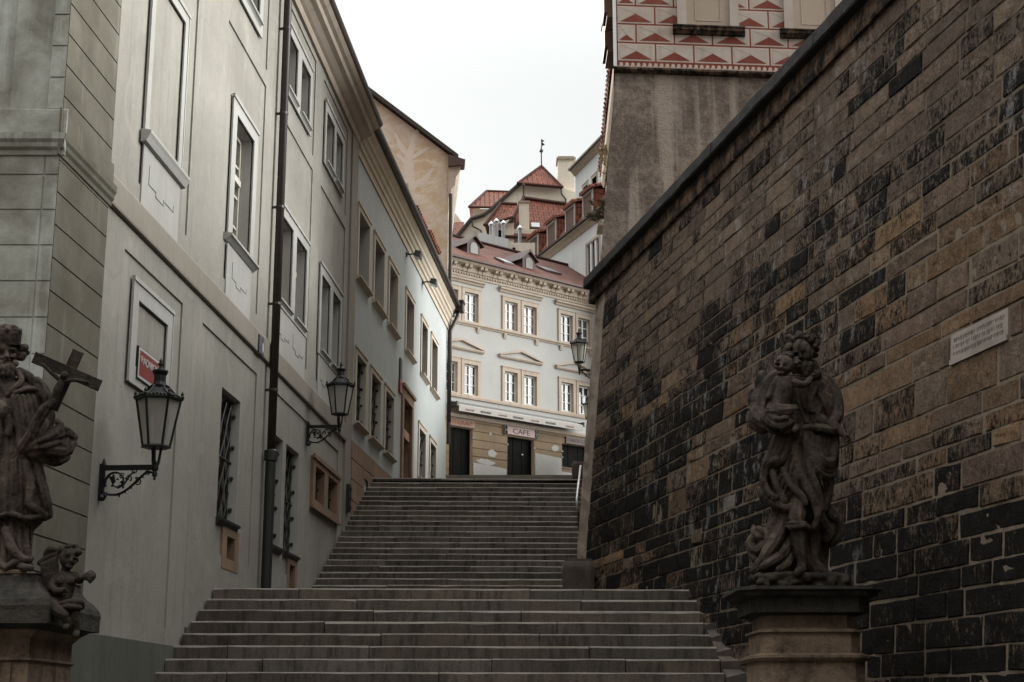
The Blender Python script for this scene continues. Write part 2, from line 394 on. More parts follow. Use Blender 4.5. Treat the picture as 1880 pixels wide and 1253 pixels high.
def facade(mb, fr, s0, s1, z0, z1, rects, base=0):
    S = sorted(set([s0, s1]+[min(max(x, s0), s1) for r in rects for x in r[:2]]))
    Z = sorted(set([z0, z1]+[min(max(x, z0), z1) for r in rects for x in r[2:4]]))
    dep = [[0.]*(len(Z)-1) for _ in S[:-1]]; mat = [[base]*(len(Z)-1) for _ in S[:-1]]; sm = [[base]*(len(Z)-1) for _ in S[:-1]]
    for i in range(len(S)-1):
        a = (S[i]+S[i+1])/2
        for j in range(len(Z)-1):
            b = (Z[j]+Z[j+1])/2
            for r in rects:
                if r[0] < a < r[1] and r[2] < b < r[3]:
                    dep[i][j] = r[4]; mat[i][j] = r[5] if len(r) > 5 else base; sm[i][j] = r[6] if len(r) > 6 else mat[i][j]
    P = fr.P
    for i in range(len(S)-1):
        for j in range(len(Z)-1):
            d = -dep[i][j]
            mb.q([P(S[i],d,Z[j]), P(S[i+1],d,Z[j]), P(S[i+1],d,Z[j+1]), P(S[i],d,Z[j+1])], mat[i][j])
            if i+1 < len(S)-1 and abs(dep[i][j]-dep[i+1][j]) > 1e-5:
                e = -dep[i+1][j]; k = sm[i][j] if dep[i][j] > dep[i+1][j] else sm[i+1][j]
                mb.q([P(S[i+1],d,Z[j]), P(S[i+1],e,Z[j]), P(S[i+1],e,Z[j+1]), P(S[i+1],d,Z[j+1])], k)
            if j+1 < len(Z)-1 and abs(dep[i][j]-dep[i][j+1]) > 1e-5:
                e = -dep[i][j+1]; k = sm[i][j] if dep[i][j] > dep[i][j+1] else sm[i][j+1]
                mb.q([P(S[i],d,Z[j+1]), P(S[i+1],d,Z[j+1]), P(S[i+1],e,Z[j+1]), P(S[i],e,Z[j+1])], k)
    return mb

def window(fr, root, s0, s1, z0, z1, d, cas='wood', glass='glass', mull=1, bars=2, transom=None, fw=.06, mw=.035, surround=None, sill=None, sill_m='trim', grille=False, sur_m='trim', lip=True, proud=.022):
    """casement as the part; pane, surround, sill and grille are its sub-parts"""
    m = MB(); o0, o1 = -d+.02, -d+.075
    for a, b in ((s0, s0+fw), (s1-fw, s1)): m.fb(fr, a, b, o0, o1, z0, z1)
    for a, b in ((z0, z0+fw), (z1-fw, z1)): m.fb(fr, s0+fw, s1-fw, o0, o1-.003, a, b)
    ws = [s0+fw]
    for k in range(mull):
        c = s0+(s1-s0)*(k+1)/(mull+1); m.fb(fr, c-mw, c+mw, o0, o1+.012, z0+fw, z1-fw); ws += [c-mw, c+mw]
    ws.append(s1-fw)
    if transom:
        t = z0+(z1-z0)*transom
        for k in range(0, len(ws), 2): m.fb(fr, ws[k], ws[k+1], o0, o1+.03, t-.045, t+.045)
    for k in range(0, len(ws), 2):
        for i in range(bars):
            zz = z0+(z1-z0)*(i+1)/(bars+1)
            if transom and abs(zz-t) < .1: continue
            m.fb(fr, ws[k], ws[k+1], o0+.006, o1-.012, zz-.016, zz+.016)
    win = m.build('window', cas, root)
    g = MB(); g.fb(fr, s0+fw*.6, s1-fw*.6, -d+.004, -d+.03, z0+fw*.6, z1-fw*.6); g.build('pane', glass, win)
    if surround:
        a0, a1, b0, b1 = surround; h = MB()
        h.fb(fr, a0, s0, 0., proud, b0, b1); h.fb(fr, s1, a1, 0., proud, b0, b1)
        h.fb(fr, s0, s1, 0., proud, z1, b1)
        if b0 < z0-.01: h.fb(fr, s0, s1, 0., proud, b0, z0)
        if lip:
            h.fb(fr, a0-.015, a1+.015, 0., proud+.02, b1-.03, b1+.015)
        h.build('surround', sur_m, win)
    if sill:
        a0, a1, zz, pr = sill; h = MB()
        h.prof(fr, a0, a1, [(-d+.05, zz+.01), (-d+.05, zz+.035), (pr, zz-.005), (pr, zz-.035), (pr-.03, zz-.045), (0.002, zz-.09), (-.03, zz-.09)])
        h.build('sill', sill_m, win)
    if grille:
        h = MB(); go = -d+.15; n = max(2, int(round((s1-s0)/.26)))
        dz = (s1-s0)/n*1.75
        st = (s1-s0)/n
        for sgn in (1, -1):
            k = -40
            while k < 60:
                # diagonal clipped to the opening
                pa = []
                a = s0+k*st
                for i in range(13):
                    t = i/12.; zz = z0+(z1-z0)*t; ss = a + sgn*(zz-z0)/dz*st
                    pa.append((ss, zz))
                seg = []
                N = 60
                for i in range(N+1):
                    zz = z0+(z1-z0)*i/N; ss = a+sgn*(zz-z0)/dz*st + .012*math.sin(zz*2*math.pi/dz)
                    if s0-.001 <= ss <= s1+.001: seg.append(fr.P(ss, go+.012*sgn, zz))
                if len(seg) > 2: h.tube(seg, .013, 5)
                k += 1
        for a in (s0+.015, s1-.015): h.tube([fr.P(a, go, z0), fr.P(a, go, z1)], .015, 5)
        for zz in (z0+.02, z1-.02, (z0+z1)/2): h.tube([fr.P(s0, go+.03, zz), fr.P(s1, go+.03, zz)], .014, 5)
        for i in range(4):
            zz = z0+(z1-z0)*(i+.5)/4; h.ball(fr.P(s1-.015, go+.05, zz), .032, 6)
        h.build('grille', 'iron', win)
    return win

def text_mesh(name, s, size, fr, a, o, z, mat, parent=None, shear=0., width=None, extrude=.006, font_scale=1.):
    cu = bpy.data.curves.new('lettering', 'FONT'); cu.body = s; cu.size = size; cu.extrude = extrude; cu.shear = shear
    ob = bpy.data.objects.new('tmp', cu); C.objects.link(ob)
    bpy.context.view_layer.update()
    me = bpy.data.meshes.new_from_object(ob.evaluated_get(bpy.context.evaluated_depsgraph_get()))
    bpy.data.objects.remove(ob); bpy.data.curves.remove(cu)
    xs = [v.co.x for v in me.vertices]; k = 1. if width is None else width/(max(xs)-min(xs)); x0 = min(xs)
    org = ORG.get(parent.name, Vector((0,0,0))) if parent else Vector((0,0,0))
    for v in me.vertices:
        v.co = fr.P(a+(v.co.x-x0)*k, o+v.co.z, z+v.co.y) - org
    me.materials.clear(); me.materials.append(M[mat])
    ob = bpy.data.objects.new(name, me); C.objects.link(ob)
    if parent: ob.parent = parent
    ORG[ob.name] = org
    return ob
# ------------------------------------------------------------------ ground, street, stairs
F1 = Fr((-3.9, 17.2), (.0657, 1), 17.2)              # street front of the corner house
F2 = Fr((-3.118, 29.1), (.085, 1), 0.)               # street front of the blue-grey townhouse
FC = Fr((-2.576, 60.), (.753, .658), 0.)             # cafe front
FW = Fr((1.53, 74.6), (2.59, -7.3), 0.)              # white house above the cafe
def wallX(y, z): return 1.49 - .21*(y-25.5) + .085*(z-7.16)
def wallP(y, z, o=0.):
    return Vector((wallX(y, z), y, z)) + Vector((-1, -.21, .085)).normalized()*o

m = MB()
m.q([(-400,-300,-1.75),(400,-300,-1.75),(400,700,-1.75),(-400,700,-1.75)])
struct(m.build('ground', 'ground'))
m = MB()
def zst(y): return .1503*y
m.q([(-3.4,31.4,4.70),(1.9,31.4,4.70),(2.6,45,zst(45)),(-2.2,45,zst(45))])
m.q([(-2.6,45,zst(45)+.002),(2.8,45,zst(45)+.002),(3.6,56,zst(56)),(-6,56,zst(56))])
struct(m.build('street', 'paving'))
m = MB()
m.sweep([[(-6,56,8.2),(-6,56,8.60),(-6,70,.1532*70),(-6,70,8.2)],[(6.5,56,8.2),(6.5,56,8.60),(6.5,70,.1532*70),(6.5,70,8.2)]])
struct(m.build('pavement', 'paving'))
# hill that carries the houses
m = MB()
m.q([(-60,20,-1.7),(60,20,-1.7),(60,60,7.6),(-60,60,7.6)]); m.q([(-60,60,7.6),(60,60,7.6),(60,110,18),(-60,110,18)]); m.q([(-60,110,18),(60,110,18),(60,260,18),(-60,260,18)])
struct(m.build('hill', 'ground'))

def stair(name, k0, k1, y0, z0, t, r, slope, xl, xr, seed):
    rnd = random.Random(seed); m = MB(); m.c = []
    for k in range(k0, k1+1):
        y = y0+t*k; z = z0+r*k; a = xl(y, z); b = xr(y, z); xs = [a]
        x = a + rnd.uniform(.6, 2.4)
        while x < b-.7: xs.append(x); x += rnd.uniform(1.5, 3.0)
        xs.append(b)
        last = k == k1
        for i in range(len(xs)-1):
            p, q = xs[i]+(.006 if i else 0), xs[i+1]-(.006 if i < len(xs)-2 else 0)
            dy = rnd.uniform(-.006, .006); dz = rnd.uniform(-.003, .003); c = .017+rnd.uniform(-.004, .006)
            back = t+.06
            n = max(2, int((q-p)/.3)); secs = []
            for j in range(n+1):
                xx = p+(q-p)*j/n; yy = y+slope*xx+dy + rnd.uniform(-.0025, .0025); zz = z+dz + rnd.uniform(-.0015, .0015); cc = c*rnd.uniform(.7, 1.5)
                secs.append([(xx,yy+.012,zz-r-.02),(xx,yy,zz-cc),(xx,yy+cc*.35,zz-cc*.3),(xx,yy+cc,zz),(xx,yy+back,zz+.004),(xx,yy+back,zz-r-.02)])
            f0 = len(m.m); m.sweep(secs); tn = rnd.uniform(.72, 1.25); wm = rnd.uniform(-.04, .05); m.c += [(tn*(1+wm), tn, tn*(1-wm), 1.)]*(len(m.v)-len(m.c))
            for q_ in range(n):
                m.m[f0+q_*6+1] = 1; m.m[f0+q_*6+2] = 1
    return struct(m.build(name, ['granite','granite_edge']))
xl1 = lambda y, z: -3.9+.0657*(y-17.2)+.02+.012*math.sin(y*9)
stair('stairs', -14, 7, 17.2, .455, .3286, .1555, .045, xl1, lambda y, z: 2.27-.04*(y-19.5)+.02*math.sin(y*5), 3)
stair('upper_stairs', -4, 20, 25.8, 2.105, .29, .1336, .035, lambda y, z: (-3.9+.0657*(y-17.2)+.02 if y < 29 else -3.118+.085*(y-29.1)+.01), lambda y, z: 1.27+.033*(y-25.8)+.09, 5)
m = MB(); m.q([(-3.75,19.85,1.547),(2.25,19.95,1.547),(1.3,24.75,1.565),(-3.25,24.6,1.565)])
m.q([(-3.75,19.85,1.0),(2.25,19.95,1.0),(2.25,19.95,1.547),(-3.75,19.85,1.547)])
struct(m.build('landing', 'paving'))

# unseen house opposite, behind the viewer, added to shade the foot of the stairs
O = thing('unseen_opposite_house', (0,-9,-1.75), 'unseen plain plastered house across the street, added to shade the foot of the stairs', 'house')
FO = Fr((20.,-9.), (-1,0), 0.)
m = MB(); rects = [(a,a+1.2,z,z+1.9,.2,1) for a in range(2,40,3) for z in (0.2,4.2,8.)]
facade(m, FO, 0, 42, -1.75, OPP_H, rects); m.fb(FO, 0, 42, -9, -.3, -1.75, OPP_H)
m.build('wall', ['wall','dark'], O)
# ------------------------------------------------------------------ corner house on the left
H = thing('corner_house', (-4.2, 13.3, -1.75), 'grey plastered corner house with pale window surrounds and a long brown downpipe', 'house', None)
rects = []
# recessed wall fields, then rustication, then openings
for a, b, c, d in ((15.25,17.45,.95,4.72),(18.35,21.3,2.0,4.72),(22.15,27.9,2.1,4.72),(15.2,17.45,5.55,11.0),(18.9,21.15,5.55,9.05),(22.25,24.75,5.55,9.05),(25.5,28.0,5.55,9.05),(18.9,21.15,9.3,11.05),(22.25,24.75,9.3,11.05),(25.5,28.0,9.3,11.05)):
    rects.append((a,b,c,d,.022,0))
OP = [(19.5,20.5,2.46,4.15,.30),(22.28,23.28,2.44,4.1,.30),(23.52,24.52,2.44,4.1,.30),
      (19.5,20.5,6.16,7.93,.24),(22.42,23.3,6.16,7.5,.24),(23.58,24.42,6.16,7.5,.24),(25.78,26.6,6.16,7.5,.24),(26.85,27.65,6.16,7.5,.24),
      (19.45,20.5,9.78,10.7,.24),(22.42,23.2,9.62,10.55,.24),(23.5,24.25,9.62,10.55,.24),(25.78,26.55,9.62,10.55,.24),(26.75,27.45,9.62,10.55,.24)]
for a, b, c, d, e in OP: rects.append((a,b,c,d,e,1,2))
for a, b, c, d in ((25.66,26.5,3.52,4.1),(26.85,27.75,3.52,4.1)): rects.append((a,b,c,d,.3,1,3))
for a, b, c, d in ((20.0,20.4,1.98,2.27),(23.95,24.35,1.9,2.28)): rects.append((a,b,c,d,.3,1,3))
m = MB()
facade(m, F1, 13.6, 29.1, -2., 11.25, rects)
# the house body behind
fr = F1
m.fb(fr, 13.6, 29.1, -9., -.45, -2., 11.25)
H_wall = m.build('wall', ['wall','dark','trim','sand'], H)
m = MB()
m.fb(fr, 14.56, 18.2, .0, .03, -2., .76); m.fb(fr, 18.2, 28.3, .0, .03, -.5, 1.0)
m.build('plinth', 'plinth', H)
m = MB()   # string course
m.prof(fr, 14.56, 28.42, [(0,5.0),(.05,5.0),(.055,5.02),(.055,5.29),(.03,5.33),(0,5.33)])
m.build('string_course', 'band', H)
# corner pilaster, rusticated on the street side, and the camera-facing front
FF = Fr((-4.125, 13.16), (1, 0), 0.)
m = MB(); rc = []
z = -1.9
while z < 11: rc.append((13.1, 14.56, z, z+.016, .010, 0)); z += .31
rc.append((13.1,14.56,4.93,5.5,0.,0))
FP = Fr(F1.P(17.2,.035,0), F1.u, 17.2)
facade(m, FP, 13.175, 14.56, .76, 11.25, rc)
for a, b in ((14.44,14.50),): pass
m.fb(fr, 13.20, 14.555, .0, .012, .76, 11.25); m.fb(fr, 14.545, 14.56, -.01, .034, .76, 11.25)
m.build('pilaster', 'pil', H)
m = MB(); m.fb(fr, 13.12, 14.58, -.02, .06, -2., .76); m.build('pilaster_base', 'plinth', H)
m = MB(); rc = []
z = -1.6
while z < 4.8: rc += [(-6.,0.,z,z+.016,.008,0)]; z += .335
rc += [(-.135,-.12,-1.9,4.95,.008,0)]
m2 = MB(); facade(m, FF, -6., -.002, -1.9, 4.95, rc)
rc = [(-6,-.50,5.45,11.2,.035,0), (-6,-.145,5.40,11.2,.03,0),(-6,-.50,5.45,11.2,.045,0)]
z = 5.4
while z < 11.2: rc += [(-.14,0.,z,z+.016,.010,0)]; z += .315
facade(m, FF, -6., -.002, 5.16, 11.25, rc)
m.fb(FF, -6., -.02, -9., -.1, -1.9, 11.25)
m.build('front_wall', 'front', H)
m = MB()   # moulded cornice wrapping the corner
pr = [(0,4.95),(.015,4.96),(.018,5.0),(.04,5.03),(.044,5.07),(.062,5.10),(.066,5.16),(.022,5.172),(.018,5.40),(0,5.41)]
m.prof(FF, -6., .05, pr)
fp2 = FP
m.build('corner_moulding', 'front', H)
m = MB(); m.prof(fp2, 13.10, 14.60, pr); m.build('pilaster_moulding', 'pil', H)
# quoin strip at the far end
m = MB(); rc = []; z = 2.2
while z < 11: rc.append((28.4, 29.1, z, z+.02, .02, 0)); z += .42
FQ = Fr(F1.P(17.2,.035,0), F1.u, 17.2); facade(m, FQ, 28.42, 29.1, 1.2, 11.25, rc)
m.fb(fr, 28.425, 29.095, 0, .033, 1.2, 11.25); m.fb(fr, 28.42, 29.13, -.3, .03, 1.2, 11.25)
m.build('quoin_strip', 'band', H)
# cove cornice, gutter, roof
m = MB()
m.prof(fr, 13.3, 29.25, [(0,11.18),(.05,11.18),(.07,11.25),(.07,11.30),(.12,11.33),(.20,11.40),(.28,11.43),(.30,11.52),(.36,11.55),(.42,11.62),(.42,11.68),(-.4,11.68),(-.4,11.25),(0,11.25)])
m.build('cornice', 'tan', H)
m = MB()
prg = [(.40+.085*math.cos(a), 11.70+.085*math.sin(a)) for a in [R(180+20*i) for i in range(10)]]+[(.475,11.70)]+[(.40+.072*math.cos(a), 11.70+.072*math.sin(a)) for a in [R(360-20*i) for i in range(10)]]
m.prof(fr, 13.2, 29.3, prg)
m.build('gutter', 'gutter', H)
m = MB()
m.q([fr.P(13.2,.42,11.72), fr.P(29.3,.42,11.72), fr.P(29.3,-5.5,15.6), fr.P(13.2,-5.5,15.6)])
m.q([fr.P(13.2,-5.5,15.6), fr.P(29.3,-5.5,15.6), fr.P(29.3,-11,11.7), fr.P(13.2,-11,11.7)])
m.build('roof', 'tile_old', H, uv=True)
m = MB()
m.fb(fr, 22.6, 24.6, -1.2, .30, 11.72, 12.35); m.prof(fr, 22.5, 24.75, [(-1.2,12.35),(.34,12.35),(.42,12.42),(.42,12.5),(-1.2,12.9)])
m.build('attic_dormer', 'sand', H)
# downpipe
m = MB()
m.tube([fr.P(21.85,.36,11.66), fr.P(21.85,.30,11.45), fr.P(21.85,.12,11.0), fr.P(21.85,.12,3.6)], .062, 12)
dp = m.build('downpipe', 'pipe', H, smooth=True)
m = MB(); m.lathe(fr.P(21.85,.12,0), [(.075,1.0),(.075,3.55),(.098,3.56),(.098,3.70),(.07,3.72)], 14); m.build('cast_iron_sleeve', 'iron', dp, smooth=False)
for zz in (4.6, 5.9, 7.4, 8.9, 10.3):
    m = MB(); m.lathe(fr.P(21.85,.12,0), [(.069,zz-.02),(.069,zz+.02)], 12); m.fb(fr, 21.83, 21.87, 0, .07, zz-.015, zz+.015); m.build('bracket', 'pipe', dp)
m = MB()
m.tube([fr.P(22.02,.02,5.2), fr.P(22.06,.03,4.6), fr.P(22.18,.03,4.0), fr.P(22.12,.025,3.7), fr.P(22.0,.03,3.2)], .006, 4); m.build('loose_cable', 'iron', H)

# windows of the corner house
def apron(s0, s1, z0, z1, root, cols):
    h = MB(); h.fb(F1, s0, s1, 0., .016, z0, z1)
    h.build('apron', 'trim', root)
    for a, b in cols:       # stepped incised ornament under the window
        h = MB(); w_ = b-a
        seq = [(0,.74),(.0,.44),(.28,.44),(.28,.36),(.60,.36),(.60,.44),(1.,.44),(1.,.52)]
        for k in range(len(seq)-1):
            (f0,g0),(f1,g1) = seq[k], seq[k+1]
            A = (a+w_*f0, z0+(z1-z0)*g0); B = (a+w_*f1, z0+(z1-z0)*g1)
            h.fb(F1, min(A[0],B[0])-.007, max(A[0],B[0])+.007, .012, .024, min(A[1],B[1])-.007, max(A[1],B[1])+.007)
        h.build('ornament', 'trim', root)
def pair(root, ops, sur, z0, z1, glass='glass', transom=.68):
    (a0, a1), (b0, b1) = ops
    mid = (a1+b0)/2
    for i, (a, b) in enumerate(ops):
        window(F1, root, a, b, z0, z1, .24, 'wood', glass, 1, 3, transom,
               surround=(sur[0] if i == 0 else mid, mid if i == 0 else sur[1], sur[2], sur[3]), sill=(a-.03, b+.03, z0, .075))
pair(H, ((22.42,23.3),(23.58,24.42)), (22.25,24.6,6.05,7.68), 6.16, 7.5)
pair(H, ((25.78,26.6),(26.85,27.65)), (25.62,27.8,6.05,7.68), 6.16, 7.5)
apron(22.3, 24.52, 5.34, 6.03, H, ((22.45,23.25),(23.55,24.35))); apron(25.68, 27.74, 5.34, 6.03, H, ((25.85,26.6),(26.85,27.6)))
window(F1, H, 19.5, 20.5, 6.16, 7.93, .24, 'wood', 'glass_grey', 1, 3, .62, surround=(19.27,20.72,6.08,8.13), sill=(19.2,20.8,6.16,.10))
apron(19.3, 20.68, 5.34, 6.05, H, ((19.6,20.4),))
pair(H, ((22.42,23.2),(23.5,24.25)), (22.28,24.4,9.52,10.72), 9.62, 10.55, 'glass_grey', None)
pair(H, ((25.78,26.55),(26.75,27.45)), (25.64,27.6,9.52,10.72), 9.62, 10.55, 'glass_grey', None)
window(F1, H, 19.45, 20.5, 9.78, 10.7, .24, 'wood', 'glass_grey', 1, 1, None, surround=(19.25,20.7,9.6,10.85), sill=(19.4,20.55,9.78,.075))
for a, b, c, d in ((19.5,20.5,2.46,4.15),(22.28,23.28,2.44,4.1),(23.52,24.52,2.44,4.1)):
    window(F1, H, a, b, c, d, .30, 'woodbrown', 'glass', 1, 2, None, sill=(a-.03, b+.02, c, .05), sill_m='iron', grille=True)
def blind(s0, s1, z0, z1, fw, root, lbl, sill=True):
    h = MB()
    h.fb(F1, s0, s0+fw, 0, .018, z0, z1); h.fb(F1, s1-fw, s1, 0, .018, z0, z1); h.fb(F1, s0+fw, s1-fw, 0, .018, z1-fw, z1)
    h.fb(F1, s0+fw, s1-fw, 0, .018, z0, z0+fw)
    h.fb(F1, s0-.015, s1+.015, .0, .034, z1-.03, z1+.015); h.fb(F1, s0-.012, s0+.02, 0, .026, z0, z1-.03); h.fb(F1, s1-.02, s1+.012, 0, .026, z0, z1-.03)
    o = h.build('blind_window', 'trim', root, label=lbl)
    if sill:
        h = MB(); h.prof(F1, s0-.06, s1+.06, [(0,z0-.10),(.06,z0-.09),(.09,z0-.03),(.11,z0),(.11,z0+.03),(0,z0+.05)]); h.build('sill', 'trim', o)
blind(15.6, 17.05, 6.12, 8.2, .15, H, 'tall blind window with a white plaster frame')
apron(15.62, 17.03, 5.34, 6.02, H, ((15.85,16.8),))
blind(15.56, 17.05, 3.38, 4.5, .2, H, 'low blind window with a white plaster frame behind the street sign', False)
# sandstone cellar windows
def stoneframe(outer, holes, root, pr=.03):
    h = MB(); rc = [(a,b,c,d,.08,1) for a,b,c,d in holes]
    fx = Fr(F1.P(17.2,pr,0), F1.u, 17.2)
    a0,a1,b0,b1 = outer
    xs = sorted([a0,a1]+[x for q in holes for x in q[:2]])
    for k in range(0, len(xs), 2): h.fb(F1, xs[k], xs[k+1], -.02, pr, b0, b1)
    for q in holes: h.fb(F1, q[0], q[1], -.02, pr, b0, q[2]); h.fb(F1, q[0], q[1], -.02, pr, q[3], b1)
    return h.build('stone_window', 'sand', root)
sw = stoneframe((25.48,27.98,3.38,4.25), ((25.68,26.5,3.52,4.1),(26.85,27.75,3.52,4.1)), H)
h = MB(); h.fb(F1, 25.42, 28.04, .03, .06, 4.2, 4.27); h.fb(F1, 25.42, 28.04, .03, .055, 3.36, 3.41); h.build('moulding', 'sand', sw)
h = MB()
for a, b in ((25.68,26.5),(26.85,27.75)):
    for k in range(4): h.tube([F1.P(a+(b-a)*(k+.5)/4,-.1,3.52), F1.P(a+(b-a)*(k+.5)/4,-.1,4.1)], .018, 6)
    for k in range(3): h.tube([F1.P(a,-.09,3.6+.2*k), F1.P(b,-.09,3.6+.2*k)], .014, 6)
h.build('grille', 'iron', sw)
for o_, q in (((19.76,20.64,1.84,2.37), (20.0,20.4,1.98,2.27)), ((23.78,24.52,1.72,2.36), (23.95,24.35,1.9,2.28))):
    sw = stoneframe(o_, (q,), H, .007)
    h = MB()
    for k in range(2): h.tube([F1.P(q[0]+.13*(k+1),-.08,q[2]), F1.P(q[0]+.13*(k+1),-.08,q[3])], .015, 5)
    h.build('grille', 'iron', sw)
h = MB(); h.fb(F1, 28.62, 28.86, .035, .10, 3.72, 4.22)
o = h.build('meter_box', 'iron', H)
h = MB()
for zz in (3.8, 3.97, 4.14): h.fb(F1, 28.58, 28.90, .10, .115, zz-.012, zz+.012)
h.build('hinge', 'iron', o)

# street sign on the blind window and the house number plate
t = thing('street_sign', F1.P(16.2,.01,3.5), 'red enamel street name sign with white lettering on the blind window behind the nearest lantern', 'sign')
m = MB(); m.fb(F1, 15.79, 16.60, .01, .035, 3.46, 3.81); m.build('frame', 'iron', t)
m = MB(); m.fb(F1, 15.80, 16.59, .035, .040, 3.47, 3.80); m.build('border', 'whiteenamel', t)
m = MB(); m.fb(F1, 15.83, 16.56, .040, .043, 3.50, 3.77); m.build('plate', 'redenamel', t)
text_mesh('street_name', 'RADNICKÉ', .12, F1, 15.87, .046, 3.635, 'whiteenamel', t, width=.65, extrude=.002)
t = thing('house_number', F1.P(21.2,.06,5.1), 'small navy and white house number plate beside the brown downpipe', 'number plate')
m = MB(); m.fb(F1, 21.05, 21.36, .056, .075, 4.99, 5.24); m.build('plate', 'bluepaint', t)
m = MB(); m.fb(F1, 21.24, 21.32, .075, .079, 5.03, 5.16); m.build('mark', 'whiteenamel', t)
# ------------------------------------------------------------------ blue-grey townhouse
T = thing('townhouse', (-3.3, 29.2, 4.), 'blue-grey plastered townhouse with cream cornice and grilled ground floor windows', 'house')
UP = [(.2,1.45),(2.05,3.3),(3.98,5.2),(6.5,7.75),(9.1,10.2),(10.98,12.2)]
LO = [(.3,1.4),(1.98,3.2),(3.78,4.95)]; LR = [(8.9,10.1),(10.95,12.1)]
DOOR = (6.3, 7.6)
rects = [(a+.1,b,8.5,9.9,.26,1,2) for a, b in UP]+[(a+.1,b,5.58,6.95,.26,1,2) for a, b in LO]+[(a+.1,b,5.8,7.05,.26,1,2) for a, b in LR]
rects += [(6.33,7.62,4.,7.3,.34,1,3)]
m = MB(); facade(m, F2, 0., 14.4, 3.6, 11.3, rects)
m.fb(F2, 0., 14.4, -9., -.5, 3.6, 11.3)
m.q([F2.P(14.4,0,3.6), F2.P(14.4,-.6,3.6), F2.P(14.4,-.6,11.3), F2.P(14.4,0,11.3)])
m.build('wall', ['blue','dark','trim','sand'], T)
for i, (a, b) in enumerate(UP):
    window(F2, T, a+.1, b, 8.5, 9.9, .26, 'woodbrown', 'glass', 1, 2, None, surround=(a-.04,b+.12,8.45,10.03), sill=(a-.06,b+.14,8.5,.11), sill_m='cream', sur_m='cream', proud=.03)
for a, b in LO:
    window(F2, T, a+.1, b, 5.58, 6.95, .26, 'woodbrown', 'glass', 1, 2, None, surround=(a-.04,b+.12,5.5,7.08), sill=(a-.06,b+.16,5.58,.11), sill_m='cream', sur_m='cream', grille=True, proud=.03)
for a, b in LR:
    window(F2, T, a+.1, b, 5.8, 7.05, .26, 'woodbrown', 'glass', 1, 2, None, surround=(a-.04,b+.12,5.72,7.2), sill=(a-.06,b+.14,5.8,.10), sill_m='cream', sur_m='cream', grille=True, proud=.03)
# sandstone doorway with a fanlight
m = MB(); a, b = 6.33, 7.62
m.fb(F2, a-.22, a, -.05, .05, 4., 7.52); m.fb(F2, b, b+.25, -.05, .05, 4., 7.52); m.fb(F2, a, b, -.05, .05, 7.28, 7.52)
m.fb(F2, a-.28, b+.3, .04, .10, 7.50, 7.58); m.fb(F2, a, b, -.33, -.02, 6.42, 6.62)
m.fb(F2, b-.03, b, -.33, -.05, 4., 7.28)
dr = m.build('door_surround', 'sand', T)
m = MB(); m.fb(F2, a, b, -.335, -.27, 4., 6.42)
for k in range(2):
    for z0, z1 in ((4.9,5.5),(5.6,6.3)): m.fb(F2, a+.1+.62*k, a+.56+.62*k, -.27, -.25, z0, z1)
m.build('door', 'woodbrown', dr)
m = MB()
for k in range(4): m.tube([F2.P(a+.16+.32*k,-.2,6.62), F2.P(a+.16+.32*k,-.2,7.28)], .015, 5)
m.tube([F2.P(a,-.2,6.95), F2.P(b,-.2,6.95)], .015, 5); m.build('fanlight_grille', 'iron', dr)
# sandstone block plinth
m = MB(); rc = []; rnd = random.Random(4)
z = 3.6; k = 0
while z < 5.15:
    rc.append((0, 6.0, z, z+.018, .02, 0)); x = .3+.4*(k % 2)
    while x < 6: rc.append((x, x+.018, z, z+.40, .02, 0)); x += .85+.2*rnd.random()
    z += .40; k += 1
rc += [(1.42,1.85,4.25,4.62,.25,1)]
FP2 = Fr(F2.P(0,.03,0), F2.u, 0.)
facade(m, FP2, 0.05, 6.0, 3.6, 5.15, rc); m.fb(F2, .05, 6.0, 0, .029, 5.13, 5.148)
m.build('plinth', ['sand','dark'], T)
m = MB(); m.prof(F2, 1.3, 1.97, [(.03,4.14),(.14,4.16),(.14,4.22),(.03,4.25)]); m.build('cellar_sill', 'sand', T)
# cornice with stepped fasciae
m = MB()
m.prof(F2, .02, 14.5, [(0,10.98),(.03,10.98),(.03,11.02),(0.035,11.12),(.07,11.14),(.07,11.24),(.11,11.28),(.13,11.36),(.17,11.39),(.17,11.48),(.22,11.54),(.25,11.60),(.25,11.66),(-.4,11.66),(-.4,10.98)])
m.build('cornice', 'cream', T)
m = MB()
prg = [(.31+.085*math.cos(a), 11.70+.085*math.sin(a)) for a in [R(180+20*i) for i in range(10)]]+[(.31+.072*math.cos(a), 11.70+.072*math.sin(a)) for a in [R(360-20*i) for i in range(10)]]
m.prof(F2, .05, 14.75, prg); m.build('gutter', 'pipe', T)
m = MB(); m.q([F2.P(.0,.34,11.70),F2.P(14.6,.34,11.70),F2.P(14.6,-5.,15.4),F2.P(0,-5.,15.4)]); m.q([F2.P(.0,-5,15.4),F2.P(14.6,-5,15.4),F2.P(14.6,-10.,11.7),F2.P(0,-10.,11.7)])
m.build('roof', 'tile', T, uv=True)
# small dormers whose red tile edges stick out above the gutter
for a, b, zz in ((2.3,3.9,12.02),(7.0,8.9,12.22),(9.5,11.6,12.38)):
    m = MB()
    o0 = .16
    m.fb(F2, a+.06, b-.06, -.8, .06, 11.72, zz)
    d = m.build('dormer', 'cream', T)
    m = MB(); n = 9
    m.sweep([[F2.P(a,o0,zz), F2.P(a,o0,zz+.05), F2.P(a,-1.6,zz+.45), F2.P(a,-1.6,zz+.4)],[F2.P(b,o0,zz), F2.P(b,o0,zz+.05), F2.P(b,-1.6,zz+.45), F2.P(b,-1.6,zz+.4)]])
    for k in range(n):
        c = a+(b-a)*(k+.5)/n; m.tube([F2.P(c,o0+.03,zz+.05), F2.P(c,-1.6,zz+.47)], .04, 6)
    m.build('tiles', 'tile', d, uv=True)
